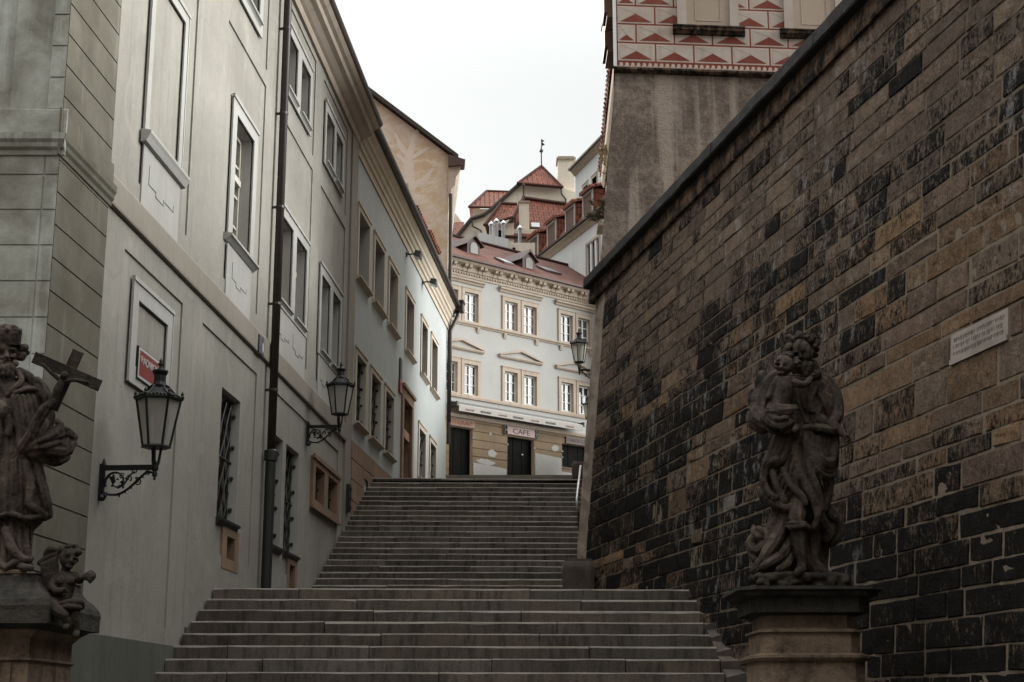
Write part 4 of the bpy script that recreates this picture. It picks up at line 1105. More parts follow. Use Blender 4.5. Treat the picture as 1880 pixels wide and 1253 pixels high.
# shop doors and shutter
def door(a, b, z0, z1, nm):
    m = MB(); m.fb(FC, a, b, -.27, -.2, z0, z1); n = 3
    for k in range(n+1):
        c = a+(b-a)*k/n; m.fb(FC, max(a,c-.03), min(b,c+.03), -.2, -.185, z0, z1)
    d = m.build(nm, 'doorblack', K)
    m = MB()
    for zz in (z0+.4, z1-.35): m.fb(FC, a-.07, a+.05, -.02, .02, zz-.03, zz+.03); m.fb(FC, b-.05, b+.07, -.02, .02, zz-.03, zz+.03)
    m.build('hinge', 'iron', d); return d
d = door(.1,1.32,8.6,11.2,'door'); d = door(3.17,4.65,8.6,11.15,'door')
m = MB(); m.ball(FC.P(4.12,-.16,10.48), .05, 8); m.build('knob', 'metal', d)
door(6.24,7.9,10.2,11.2,'shutter')
# pale fresh plaster low on the front and repaired spots
def patch(pts, o=.006): m = MB(); m.q([FC.P(a, o, b) for a, b in pts]); m.build('plaster_patch', 'patch', K)
patch([(1.36,8.),(3.12,8.),(3.12,9.78),(1.36,9.86)]); patch([(4.7,8.),(6.2,8.),(6.2,10.55),(4.7,10.62)]); patch([(6.2,8.),(8.4,8.),(8.4,9.95),(6.2,9.99)])
rnd = random.Random(6)
def spot(c0, c1, rx, rz): patch([(c0+rx*math.cos(t_)*rnd.uniform(.7,1.2), c1+rz*math.sin(t_)*rnd.uniform(.7,1.2)) for t_ in [R(24*i) for i in range(15)]], .008)
spot(2.35,10.33,.25,.15); spot(2.25,11.12,.06,.07); spot(5.85,10.95,.2,.14); spot(2.0,9.95,.5,.12)
# awning
A = thing('awning', FC.P(3.6,.1,12.), 'long white rolled awning with lettering above the cafe doors', 'awning')
m = MB()
m.prof(FC, .22, 7.05, [(.10,12.14),(.45,12.02),(.47,11.99),(.47,11.76),(.45,11.76),(.44,11.96),(.10,12.08)])
m.build('cloth', 'awning', A)
m = MB(); m.fb(FC, .15, 7.1, .02, .16, 12.10, 12.20); m.fb(FC, .1, .2, .02, .5, 11.95, 12.14); m.fb(FC, 7.06, 7.14, .02, .5, 11.95, 12.14); m.build('cassette', 'iron', A)
for k, (a, t_) in enumerate(((.5,'Coca-Cola'),(1.30,'RESTAURANT'),(2.25,'Coca-Cola'),(3.05,'RESTAURANT'),(4.02,'Coca-Cola'),(4.85,'RESTAURANT'),(6.0,'Coca-Cola'))):
    c = t_[0] == 'C'
    text_mesh('lettering', t_, .12, FC, a+.04, .478, 11.82, 'textred' if c else 'text', A, shear=.35 if c else 0., width=.44 if c else .56, extrude=.003)
# signs
def sign(a, b, z0, z1, t_, mat, lbl, ends=False, tm='text', face='signface'):
    t = thing('sign_board', FC.P((a+b)/2,.03,z0), lbl, 'sign')
    m = MB(); m.fb(FC, a, b, .01, .05, z0, z1); m.build('board', face, t)
    m = MB(); m.fb(FC, a-.02, b+.02, .01, .065, z1, z1+.03); m.fb(FC, a-.02, b+.02, .01, .065, z0-.03, z0); m.build('frame', 'woodbrown', t)
    if ends:
        for e in (a-.1, b+.1):
            m = MB()
            for q in range(2): m.tube([FC.P(e+.07*math.cos(t2), .06, (z0+z1)/2+(q-.5)*.2+.09*math.sin(t2)) for t2 in [R(30*i) for i in range(11)]], .03, 6)
            m.build('scroll', 'iron', t)
    text_mesh('lettering', t_, (z1-z0)*.95, FC, a+.08 if not ends else a+.3, .054, z0+.05, tm, t, width=(b-a)-.16 if not ends else (b-a)-.6, extrude=.004)
    return t
sign(3.14,4.66,11.24,11.56,'CAFE','text','pinkish board lettered CAFE between black scrolls over the middle door', True)
sign(-.1,1.38,11.26,11.50,'RESTAURANT','text','tan board lettered RESTAURANT over the left cafe door', tm='textred', face='sand')
sign(6.44,7.9,11.26,11.47,'CASCR CAFE','text','brown board with faded lettering above the shuttered window on the right', tm='text', face='copper')

# ------------------------------------------------------------------ houses climbing the hill behind
B = thing('white_gable_house', (4,68,18), 'white house with dormers in its red mansard roof, above the right end of the cafe', 'house')
EAV = 22.55
m = MB(); rects = [(7.75-s1, 7.75-s0, 19.92, 21.45, .15, 1, 0) for s0, s1 in ((.30,.62),(.85,1.2),(1.42,1.76))]
facade(m, FW, -1.2, 10.5, 14., EAV, rects); m.fb(FW, -1.2, 10.5, -8., -.3, 14., EAV); m.build('wall', ['white','dark'], B)
for s0, s1 in ((.30,.62),(.85,1.2),(1.42,1.76)):
    window(FW, B, 7.75-s1, 7.75-s0, 19.92, 21.45, .15, 'woodbrown', 'glass_grey', 0, 1, None, fw=.05)
m = MB(); m.fb(FW, 5.85, 5.93, 0,.04,19.75,21.6); m.fb(FW,7.5,7.62,0,.04,19.75,21.6); m.fb(FW,5.93,7.5,0,.04,21.47,21.6); m.fb(FW,5.93,7.5,0,.04,19.75,19.88); m.build('surround','cream',B)
m = MB(); m.prof(FW, -1.2, 10.6, [(0,22.2),(.05,22.25),(.12,22.4),(.25,22.5),(.25,22.56),(0,22.6)]); m.build('cornice', 'cream', B)
m = MB(); m.prof(FW, -1.3, 10.6, [(.22,22.54),(.36,22.54),(.36,22.64),(.22,22.66)]); m.build('gutter', 'slate', B)
m = MB()
MT = 24.25
m.q([FW.P(-1.2,.2,22.6),FW.P(10.6,.2,22.6),FW.P(10.6,-.75,MT),FW.P(-1.2,-.75,MT)]); m.q([FW.P(-1.2,-.75,MT),FW.P(10.6,-.75,MT),FW.P(10.6,-4.5,25.8),FW.P(-1.2,-4.5,25.8)])
m.q([FW.P(-1.2,.2,22.6),FW.P(-1.2,-.75,MT),FW.P(-1.2,-4.5,25.8),FW.P(-1.2,-8,22.6)])
rf = m.build('roof', 'tile', B, uv=True)
for c in (-.9, 1.65, 4.15, 6.4):
    a, b = c-.62, c+.62
    m = MB(); m.fb(FW, a, b, -1.4, .08, 22.68, 23.98); d = m.build('dormer', 'tile', B, uv=True)
    m = MB(); m.fb(FW, a, a+.10, .08, .13, 22.68, 23.98); m.fb(FW, b-.10, b, .08, .13, 22.68, 23.98); m.fb(FW, a+.1, b-.1, .08, .13, 23.86, 23.98); m.build('frame', 'trim', d)
    m = MB(); m.fb(FW, a+.1, b-.1, .08, .10, 22.68, 23.86)
    m.build('pane', 'boards', d)
    m = MB(); m.sweep([[FW.P(a-.12,.25,23.96),FW.P(b+.12,.25,23.96),FW.P(b+.12,.25,24.06),FW.P(a-.12,.25,24.06)],[FW.P(a-.12,-1.5,24.5),FW.P(b+.12,-1.5,24.5),FW.P(b+.12,-1.5,24.6),FW.P(a-.12,-1.5,24.6)]])
    for k in range(6):
        s_ = a-.1+(b-a+.2)*(k+.5)/6; m.tube([FW.P(s_,.27,24.06), FW.P(s_,-1.5,24.6)], .08, 6)
    m.build('tiles', 'tile', d, uv=True)

def gable_roof(name, root, x0, x1, y0, y1, ze, zr, mat, ov=.3, hip=0.):
    m = MB(); yc = (y0+y1)/2
    P = [(x0-ov,y0-ov,ze),(x1+ov,y0-ov,ze),(x1+ov,y1+ov,ze),(x0-ov,y1+ov,ze),(x0+hip,yc,zr),(x1-hip,yc,zr)]
    for f in ((0,1,5,4),(2,3,4,5),(1,2,5),(3,0,4)): m.q([P[i] for i in f])
    o = m.build(name, mat, root, uv=True)
    m = MB(); m.tube([P[4],P[5]], .12, 6)
    if hip:
        for a, b in ((0,4),(3,4),(1,5),(2,5)): m.tube([P[a],P[b]], .12, 6)
    m.tube([P[0],P[1]], .06, 5)
    m.build('ridge_tiles', mat, o); return o
# flat-topped white parapet with metal flues
B = thing('white_annex', (-1, 70.5, 18), 'flat white annex with silver flues behind the cafe roof ridge', 'annex')
m = MB(); m.bx(-1.94,-.17,70,73,18,22.1)
for i in range(1): m.box8([(-1.62,70.0,22.1),(-.17,70.0,22.1),(-.17,73,22.1),(-1.62,73,22.1),(-1.62,70.0,22.47),(-.17,70.0,22.13),(-.17,73,22.13),(-1.62,73,22.47)])
m.build('wall', 'white', B)
m = MB(); m.bx(-2.0,-.15,69.9,70.0,18,18.1)
for x, z in ((-.42,23.0),(-.75,23.1),(-1.0,22.95),(.38,22.75)):
    m.lathe((x,70.4,0),[(.09,19),(.09,z),(.15,z+.01),(.15,z+.05),(.11,z+.10),(.02,z+.2)],8)
m.build('flue', 'metal', B)
m = MB(); m.bx(-.17,1.1,70.2,72,18,22.0); m.build('side_wall', 'castle', B)
m = MB(); m.bx(.02,.16,70.15,70.25,21.3,21.75); m.build('window', 'dark', B)

B = thing('red_roofed_house', (1.2, 79, 20), 'cream house under a steep red pantile roof with a tall cream chimney, mid hill', 'house')
m = MB(); m.bx(-.55,3.4,78.3,83,18,25.3); m.bx(-1.1,.1,77.9,80,18,25.5); m.build('wall', 'castle', B)
m = MB()
m.q([(-.5,77.9,24.75),(3.6,77.9,24.6),(3.03,81.5,27.75),(.65,81.5,28.1)]); m.q([(-.5,77.9,24.75),(.65,81.5,28.1),(-.2,84,25)]); m.q([(3.6,77.9,24.6),(3.03,81.5,27.75),(3.6,84,25)]); m.q([(.65,81.5,28.1),(3.03,81.5,27.75),(3.6,84,25),(-.2,84,25)])
rf = m.build('roof', 'tile', B, uv=True)
m = MB(); m.tube([(.65,81.5,28.15),(3.03,81.5,27.8)], .13, 6); m.tube([(-.5,77.9,24.8),(.65,81.5,28.15)], .12, 6); m.tube([(-.55,77.85,24.75),(3.6,77.85,24.6)], .09, 6); m.build('ridge_tiles', 'tile', rf)
m = MB(); m.lathe((.65,81.5,28.1),[(.10,0),(.10,.15),(.05,.25),(.05,.75),(.09,.8),(.02,1.0)],6); m.build('finial', 'copper', rf)
m = MB(); m.bx(.38,.93,78.6,79.4,24.6,26.9); ch = m.build('chimney', 'castle', B)
m = MB(); m.bx(.34,.97,78.55,79.45,26.9,27.0); m.build('chimney_cap', 'tan', ch)
m = MB(); m.box8([(1.05,78.85,25.55),(1.5,78.85,25.52),(1.5,79.45,25.95),(1.05,79.45,25.98),(1.05,78.80,25.62),(1.5,78.80,25.59),(1.5,79.40,26.02),(1.05,79.40,26.05)]); m.build('skylight', 'sky_window', B)
m = MB(); P = [(-1.45,77.6,25.3),(.05,77.6,25.75),(.28,79.2,27.0),(-.6,79.2,27.05)]; m.q(P); m.q([P[0],P[3],(-1.3,80.5,25.4)])
lr = m.build('side_roof', 'tile', B, uv=True)
m = MB(); m.tube([P[0],P[3]], .1, 6); m.tube([P[0],P[1]], .07, 6); m.tube([P[3],P[2]], .11, 6); m.build('ridge_tiles', 'tile', lr)
m = MB(); m.bx(-.75,-.5,77.85,77.95,24.6,25.1); m.build('window', 'dark', B)

B = thing('tower_house', (2, 90, 22), 'large cream house with a hipped red roof under a weather vane, highest house', 'house')
m = MB()
out = [(-3.3,20),(6,20),(6,30.4),(4.1,30.7),(2.95,31.1),(.5,31.3),(-.1,30.7),(-1.25,29.6),(-1.7,29.25),(-2.4,29.0),(-3.2,28.0)]
m.sweep([[(x,y,z) for x, z in out] for y in (88., 92.)]); m.build('wall', 'castle', B)
m = MB(); seq = [(.5,31.32),(-.1,30.75),(-1.25,29.65),(-1.7,29.3),(-2.45,29.05),(-3.25,28.0)]
m.tube([(x,87.9,z) for x, z in seq], .13, 6); m.build('gable_coping', 'slate', B)
m = MB(); ap = (1.83,90,33.2); b4 = [(.35,87.7,31.25),(3.05,87.7,31.0),(3.2,92.3,31.1),(.3,92.3,31.3)]
for k in range(4): m.q([b4[k], b4[(k+1) % 4], ap])
rf = m.build('roof', 'tile', B, uv=True)
m = MB()
for k in range(4): m.tube([b4[k], ap], .09, 6)
m.tube([b4[0], b4[1]], .10, 6); m.build('ridge_tiles', 'tile', rf)
m = MB(); m.tube([ap,(1.83,90,34.5)], .05, 6); m.ball((1.83,90,34.2), .13, 8); m.build('finial', 'iron', rf)
m = MB(); m.tube([(1.83,90,34.5),(1.83,90,35.0)], .025, 5); m.sweep([[(1.83,y,34.98),(2.03,y,34.86),(1.88,y,34.78),(2.05,y,34.62),(1.83,y,34.5)] for y in (89.98,90.02)]); m.build('weather_vane', 'iron', rf)
m = MB(); m.bx(2.8,3.82,88.4,89.6,29,33.05); ch = m.build('chimney', 'castle', B)
m = MB(); m.bx(2.72,3.9,88.3,89.7,33.05,33.16); m.bx(2.82,3.8,88.45,89.55,33.16,33.28); m.build('chimney_cap', 'tan', ch)
m = MB(); m.tube([(2.98,87.8,30.95),(3.0,87.8,30.6),(3.25,87.9,30.3),(3.3,87.9,29.4)], .06, 6); m.tube([(-2.4,87.8,28.9),(-2.35,87.8,28.55),(-1.85,87.9,28.3),(-1.8,87.9,27.6)], .06, 6); m.build('downpipe', 'pipe', B)
B = thing('low_roofed_house', (-2, 92, 22), 'cream house with a hipped red roof at the left end of the hill houses', 'house')
m = MB(); m.bx(-2.5,.5,93,97,20,31.4); m.build('wall', 'castle', B)
m = MB(); P = [(-2.72,92.6,31.4),(-.2,92.6,31.35),(-.2,95,33.25),(-1.66,95,33.3)]; m.q(P[:4]); m.q([P[0],P[3],(-2.7,97.5,31.4)])
m.q([(-.2,92.6,31.35),(.8,92.6,31.35),(.8,95,33.2),(-.2,95,33.25)]); rf = m.build('roof', 'tile_old', B, uv=True)
m = MB(); m.tube([P[0],P[3]], .1, 6); m.tube([P[3],(.8,95,33.2)], .1, 6); m.tube([P[0],(.8,92.6,31.35)], .08, 6); m.build('ridge_tiles', 'tile_old', rf)
m = MB(); m.bx(-2.2,-2.0,92.95,93.05,29.8,30.5); m.bx(-1.7,-1.5,92.95,93.05,30.0,30.7); m.build('window', 'glass_grey', B)
m = MB(); m.q([(-4.2,89,27.9),(-3.1,89,28.35),(-3.,92,30.2),(-4.4,92,30.2)]); m.build('lower_roof', 'tile_old', B, uv=True)
m = MB(); m.bx(-5,-3.05,92.5,95,20,30.2); m.sweep([[(-5,y,30.2),(-3.6,y,30.95),(-3.05,y,30.2)] for y in (92.5,95)]); m.build('side_wall', 'castle', B)

B = thing('upper_white_house', (5,81,22), 'white house with narrow windows under dark eaves at the right end of the hill houses', 'house')
FU = Fr((3.75, 84.5), (.30, -1.), 0.)
m = MB(); rects = [(a,a+.75,27.6,29.4,.2,1) for a in (1.2,2.75,4.3)]
facade(m, FU, -.2, 9., 20., 30.9, rects); m.fb(FU, -.2, 9., -6, -.3, 20., 30.9); m.q([FU.P(-.2,0,20),FU.P(-.2,-.3,20),FU.P(-.2,-.3,30.9),FU.P(-.2,0,30.9)]); m.build('wall', ['white','dark'], B)
for a in (1.2,2.75,4.3): window(FU, B, a, a+.75, 27.6, 29.4, .2, 'woodbrown', 'glass_grey', 0, 1, None, surround=(a-.15,a+.9,27.4,29.6), sur_m='cream')
m = MB(); m.prof(FU, -.25, 9., [(0,30.6),(.08,30.65),(.18,30.8),(.3,30.9),(.3,31.0),(0,31.0)]); m.build('eaves_cornice', 'cream', B)
m = MB(); m.prof(FU, -.3, 9., [(.25,30.95),(.42,30.92),(.42,31.04),(-3.,33.1),(-3.,32.9)]); m.build('roof', 'slate', B)
# ------------------------------------------------------------------ wall lanterns
def make_lantern():
    t = thing('wall_lantern', (0,0,0), '', 'lantern', 'iron wall lanterns')
    PX = .545
    m = MB()
    # wall plate with lobed ends
    m.bx(0,.03,-.035,.035,-.30,.04); m.bx(.03,.045,-.022,.022,-.28,.03)
    m.ball((.03,0,-.29),.04,8); m.lathe((.03,0,0),[(.03,.03),(.018,.06),(.004,.10)],6)
    m.tube([(.03,0,-.29+.0),(.06,0,-.30),(.07,0,-.27),(.05,0,-.25)],.014,6)
    m.bx(.02,PX+.02,-.018,.018,-.022,.016)
    m.tube([(.03,0,.022),(PX,0,.022)],.010,6)
    def curve(pts, r): m.tube(pts, r, 6)
    def spiral(cx, cz, r0, r1, a0, a1, n, rr):
        pts = []
        for i in range(n+1):
            f = i/n; a = R(a0+(a1-a0)*f); r = r0+(r1-r0)*f; pts.append((cx+r*math.cos(a),0,cz+r*math.sin(a)))
        m.tube(pts, [rr*(1-.45*i/n) for i in range(n+1)], 6); return pts
    # main brace sweeping from the foot of the plate to the end of the arm
    curve([(.05,0,-.24),(.10,0,-.262),(.17,0,-.265),(.23,0,-.245),(.29,0,-.205),(.34,0,-.16),(.39,0,-.11),(.44,0,-.062),(.49,0,-.04),(.53,0,-.05)],.013)
    p = spiral(.165,-.135,.115,.03,205,-190,26,.013)
    m.ball(p[-1],.026,6)
    p = spiral(.115,-.13,.03,.06,20,200,10,.009)
    curve([(.18,0,-.20),(.24,0,-.17),(.27,0,-.12),(.30,0,-.07),(.335,0,-.04)],.009)
    spiral(.285,-.10,.035,.012,-60,300,14,.008); spiral(.345,-.035,.028,.01,180,-150,12,.008)
    spiral(.375,-.14,.045,.014,120,-220,14,.009); m.ball((.375,0,-.125),.022,6)
    spiral(.475,-.055,.03,.01,200,-160,12,.008)
    spiral(.225,-.07,.03,.01,260,-60,12,.008)
    for x, z, a in ((.12,-.18,40),(.20,-.265,-70),(.255,-.232,-60),(.31,-.19,-50),(.36,-.135,-45),(.14,-.08,120),(.21,-.15,60),(.24,-.2,100),(.27,-.11,150),(.42,-.085,-40),(.17,-.105,-30),(.33,-.055,60),(.19,-.19,70)):
        c, s_ = math.cos(R(a)), math.sin(R(a))
        m.sweep([[(x-.012*s_,y,z+.012*c),(x+.03*c,y,z+.03*s_),(x+.012*s_,y,z-.012*c)] for y in (-.008,.008)])
    m.ball((.125,0,-.105),.03,6); 
    m.lathe((PX,0,0),[(.03,-.03),(.034,-.01),(.034,.02),(.028,.03)],8); m.lathe((PX,0,0),[(.006,-.125),(.016,-.11),(.012,-.095),(.026,-.08),(.026,-.05),(.018,-.03)],8)
    m.build('bracket', 'lampiron', t)
    m = MB()
    for a in (30, 150, 270):
        c, s_ = math.cos(R(a)), math.sin(R(a)); m.tube([(PX+.022*c,.022*s_,.03),(PX+.035*c,.035*s_,.07),(PX+.040*c,.040*s_,.12),(PX+.05*c,.05*s_,.20)],[.018,.015,.013,.013],6)
    m.lathe((PX,0,0),[(.030,.025),(.036,.04),(.030,.06)],8); m.build('post', 'lampiron', t)
    m = MB(); ph = R(12)
    m.lathe((PX,0,0),[(.112,.192),(.145,.195),(.147,.205),(.132,.222),(.112,.225)],6,0,ph)
    m.lathe((PX,0,0),[(.205,.664),(.218,.668),(.236,.675),(.236,.692),(.20,.70)],6,0,ph)
    for k in range(6):
        a = ph+2*math.pi*k/6; c, s_ = math.cos(a), math.sin(a)
        m.tube([(PX+.130*c,.130*s_,.21),(PX+.215*c,.215*s_,.675)], .0125, 6)
    m.build('frame', 'lampiron', t)
    m = MB()
    m.lathe((PX,0,0),[(.238,.690),(.20,.715),(.155,.735),(.115,.775),(.088,.805),(.086,.82)],6,0,ph)
    m.lathe((PX,0,0),[(.092,.806),(.094,.82),(.07,.832),(.060,.86),(.060,.925),(.072,.945),(.082,.962),(.080,.975),(.045,.985),(.02,1.0),(.016,1.02),(.026,1.035),(.026,1.05),(.012,1.06),(.018,1.075),(.004,1.10)],10)
    for k in range(6):
        a = ph+2*math.pi*k/6; c, s_ = math.cos(a), math.sin(a)
        m.tube([(PX+.235*c,.235*s_,.695),(PX+.15*c,.15*s_,.745),(PX+.09*c,.09*s_,.815)], .010, 5)
        m.lathe((PX+.228*c,.228*s_,0),[(.016,.68),(.022,.71),(.012,.725),(.018,.74),(.004,.765)],6)
        b = ph+2*math.pi*(k+.5)/6; c, s_ = math.cos(b), math.sin(b)
        for q in (-.07,-.035,0,.035,.07): m.ball((PX+.202*c-q*s_,.202*s_+q*c,.712-.15*abs(q)),.016,5)
    m.build('roof', 'lampiron', t)
    m = MB()
    for k in range(6):
        a, b = ph+2*math.pi*k/6, ph+2*math.pi*(k+1)/6
        m.q([(PX+.126*math.cos(a),.126*math.sin(a),.215),(PX+.126*math.cos(b),.126*math.sin(b),.215),(PX+.209*math.cos(b),.209*math.sin(b),.672),(PX+.209*math.cos(a),.209*math.sin(a),.672)])
    m.build('glass', 'lampglass', t)
    m = MB(); m.lathe((PX,0,0),[(.14,.655),(.09,.62),(.055,.54),(.045,.50),(.03,.28)],12); m.build('burner', 'awning', t, smooth=True)
    return t
def copy_tree(o, parent=None):
    c = o.copy(); C.objects.link(c)
    if parent: c.parent = parent
    for ch in list(o.children): copy_tree(ch, c)
    return c
L0 = make_lantern()
ang = math.atan2(F1.n.y, F1.n.x)
lan = [(F1.P(14.93,.0,2.36), ang, 'nearest black lantern on a scrolled bracket, below the red street sign'),
       (F1.P(24.95,.0,4.63), ang, 'black lantern on a scrolled bracket above the sandstone cellar window of the grey house'),
       (Vector((2.26,38.,8.52)), math.pi, 'black lantern hanging out from the right wall in front of the cafe windows'),
       (Vector((3.26,53.,9.95)), math.pi, 'small far lantern half hidden behind the right wall, lower than the other one there')]
for i, (p, a, lb) in enumerate(lan):
    o = L0 if i == 0 else copy_tree(L0)
    o.location = p; o.rotation_euler = (0,0,a); o['label'] = lb

# ------------------------------------------------------------------ carved statues: many overlapping solids fused into one surface
CT, ST = math.cos(R(13.73)), math.sin(R(13.73))
class Carve:
    """strokes are given on a reference grid (1 unit = 4.66 mm at the statue) and turned into metres on the statue's own plane"""
    def __init__(s, y0): s.y0 = y0; s.bm = bmesh.new(); s.dents = []
    def P(s, x, y, d=0.):
        a = (x-940)/2811.; b = (626.5-y)/2811.; f = (s.y0+d)/(CT-b*ST)
        return Vector((a*f, s.y0+d, (ST+b*CT)*f))
    U = .00466
    def ball(s, x, y, d, rx, ry=None, rz=None, rot=0.):
        ry = ry or rx; rz = rz or rx
        mat = Matrix.Translation(s.P(x, y, d)) @ Matrix.Rotation(R(-rot), 4, 'Y') @ Matrix.Diagonal((rx*s.U, rz*s.U, ry*s.U, 1))
        bmesh.ops.create_icosphere(s.bm, subdivisions=2, radius=1., matrix=mat)
    def st(s, pts, n=8):
        """pts: (x, y, depth, radius) smooth tapered tube with round ends"""
        P = [(s.P(a, b, c), r*s.U) for a, b, c, r in pts]
        Q = []
        for k in range(len(P)-1):
            p0 = P[max(k-1,0)]; p1 = P[k]; p2 = P[k+1]; p3 = P[min(k+2,len(P)-1)]
            N = max(2, int((p2[0]-p1[0]).length/.025))
            for i in range(N):
                t = i/N; t2 = t*t; t3 = t2*t
                q = .5*((2*p1[0])+(p2[0]-p0[0])*t+(2*p0[0]-5*p1[0]+4*p2[0]-p3[0])*t2+(3*p1[0]-p0[0]-3*p2[0]+p3[0])*t3)
                Q.append((q, p1[1]+(p2[1]-p1[1])*t))
        Q.append(P[-1])
        mb = MB()
        d0 = (Q[1][0]-Q[0][0]).normalized(); d1 = (Q[-1][0]-Q[-2][0]).normalized()
        pts_ = [Q[0][0]-d0*Q[0][1]*.9, Q[0][0]-d0*Q[0][1]*.6]+[q for q, _ in Q]+[Q[-1][0]+d1*Q[-1][1]*.6, Q[-1][0]+d1*Q[-1][1]*.9]
        rs = [Q[0][1]*.35, Q[0][1]*.8]+[r for _, r in Q]+[Q[-1][1]*.8, Q[-1][1]*.35]
        mb.tube(pts_, rs, n)
        vs = [s.bm.verts.new(v) for v in mb.v]
        for f in mb.f:
            try: s.bm.faces.new([vs[i] for i in f])
            except ValueError: pass
    def loft(s, rows, n=26, fold=0., nf=9, seed=0.):
        """rows: (x_left, x_right, y, depth_centre, depth_half); elliptical body with vertical folds"""
        secs = []
        for k, (xl, xr, y, dc, dh) in enumerate(rows):
            sec = []
            for j in range(n):
                a = 2*math.pi*j/n
                fo = 1+fold*min(1., k/3.)*(math.sin(a*nf+seed+k*.25)+.5*math.sin(a*(nf*1.7)+seed*2-k*.4))
                x = (xl+xr)/2+(xr-xl)/2*math.cos(a)*fo
                sec.append(s.P(x, y, dc+dh*math.sin(a)*fo))
            secs.append(sec)
        mb = MB(); mb.sweep(secs)
        vs = [s.bm.verts.new(v) for v in mb.v]
        for f in mb.f: s.bm.faces.new([vs[i] for i in f])
    def surf(s, rows, x, y):
        k = 0
        while k < len(rows)-2 and rows[k+1][2] < y: k += 1
        a, b = rows[k], rows[k+1]; t = max(0., min(1., (y-a[2])/(b[2]-a[2])))
        xl, xr, _, dc, dh = [a[i]+(b[i]-a[i])*t for i in range(5)]
        u = max(-.97, min(.97, (x-(xl+xr)/2)/((xr-xl)/2)))
        return dc-dh*math.sqrt(1-u*u)
    def family(s, rows, c0, c1, n, r, lift=.0, wob=2.5, seed=1):
        g = random.Random(seed)
        for k in range(n):
            t = (k+g.uniform(-.18,.18))/max(1, n-1); pts = []
            for i, (p, q) in enumerate(zip(c0, c1)):
                x = p[0]+(q[0]-p[0])*t+g.uniform(-wob, wob); y = p[1]+(q[1]-p[1])*t+g.uniform(-wob, wob)
                rr = r*g.uniform(.75, 1.25)*(.7 if i in (0, len(c0)-1) else 1.)
                pts.append((x, y, s.surf(rows, x, y)-lift-rr*s.U*.15, rr))
            s.st(pts, 7)
    def slab(s, pts, d0, d1):
        a = [s.bm.verts.new(s.P(x, y, d0)) for x, y in pts]; b = [s.bm.verts.new(s.P(x, y, d1)) for x, y in pts]
        s.bm.faces.new(a[::-1]); s.bm.faces.new(b)
        for i in range(len(a)): j = (i+1) % len(a); s.bm.faces.new((a[i], a[j], b[j], b[i]))
    def build(s, name, mat, parent, vox=.009, smooth=3, disp=.004, dsc=14., label=None, folds=0., ztop=9., crisp=1.1):
        bmesh.ops.recalc_face_normals(s.bm, faces=s.bm.faces)
        me = bpy.data.meshes.new('t'); s.bm.to_mesh(me); s.bm.free()
        o = bpy.data.objects.new('t', me); C.objects.link(o)
        r = o.modifiers.new('r', 'REMESH'); r.mode = 'VOXEL'; r.voxel_size = vox
        if smooth: k = o.modifiers.new('s', 'SMOOTH'); k.factor = .5; k.iterations = smooth
        bpy.context.view_layer.update()
        m2 = bpy.data.meshes.new_from_object(o.evaluated_get(bpy.context.evaluated_depsgraph_get()))
        if crisp:      # sharpen the carving: push the surface away from its own smoothed copy
            k = o.modifiers.new('s2', 'SMOOTH'); k.factor = .5; k.iterations = 16
            bpy.context.view_layer.update()
            m3 = bpy.data.meshes.new_from_object(o.evaluated_get(bpy.context.evaluated_depsgraph_get()))
            if len(m3.vertices) == len(m2.vertices):
                for v, q in zip(m2.vertices, m3.vertices):
                    dv = v.co-q.co; L_ = dv.length
                    v.co = v.co+dv*(crisp*min(1., .012/max(L_, 1e-6)))
            bpy.data.meshes.remove(m3)
        bpy.data.objects.remove(o)
        for X, Y, dd, r_, dp in s.dents:
            q0 = s.P(X, Y, dd)
            for v in m2.vertices:
                if v.co.y < q0.y+.06 and abs(v.co.x-q0.x) < 3*r_ and abs(v.co.z-q0.z) < 3*r_:
                    v.co.y += dp*math.exp(-((v.co.x-q0.x)**2+(v.co.z-q0.z)**2)/(r_*r_))
        org = ORG[parent.name]
        nrm = [v.normal.copy() for v in m2.vertices]
        for v, nn in zip(m2.vertices, nrm):
            q = v.co*dsc
            dd = disp*(noise.noise(q)+.6*noise.noise(q*2.3))
            if folds and v.co.z < ztop:
                w_ = noise.noise(v.co*2.1)*.35
                fq = Vector((v.co.x*10.+w_*8, v.co.y*10.+w_*8, v.co.z*2.6+w_*3))
                dd += folds*(.45-abs(noise.noise(fq))*1.9)*min(1., (ztop-v.co.z)/.15)
                fq = Vector((v.co.x*21.+w_*9, v.co.y*21., v.co.z*5.5))
                dd += folds*.5*(.45-abs(noise.noise(fq))*1.9)*min(1., (ztop-v.co.z)/.15)
            v.co = v.co + nn*dd - org
        m2.polygons.foreach_set('use_smooth', [True]*len(m2.polygons)); m2.materials.clear(); m2.materials.append(M[mat])
        o = bpy.data.objects.new(name, m2); m2.name = name; C.objects.link(o); o.parent = parent; ORG[o.name] = org
        if label: o['label'] = label
        return o

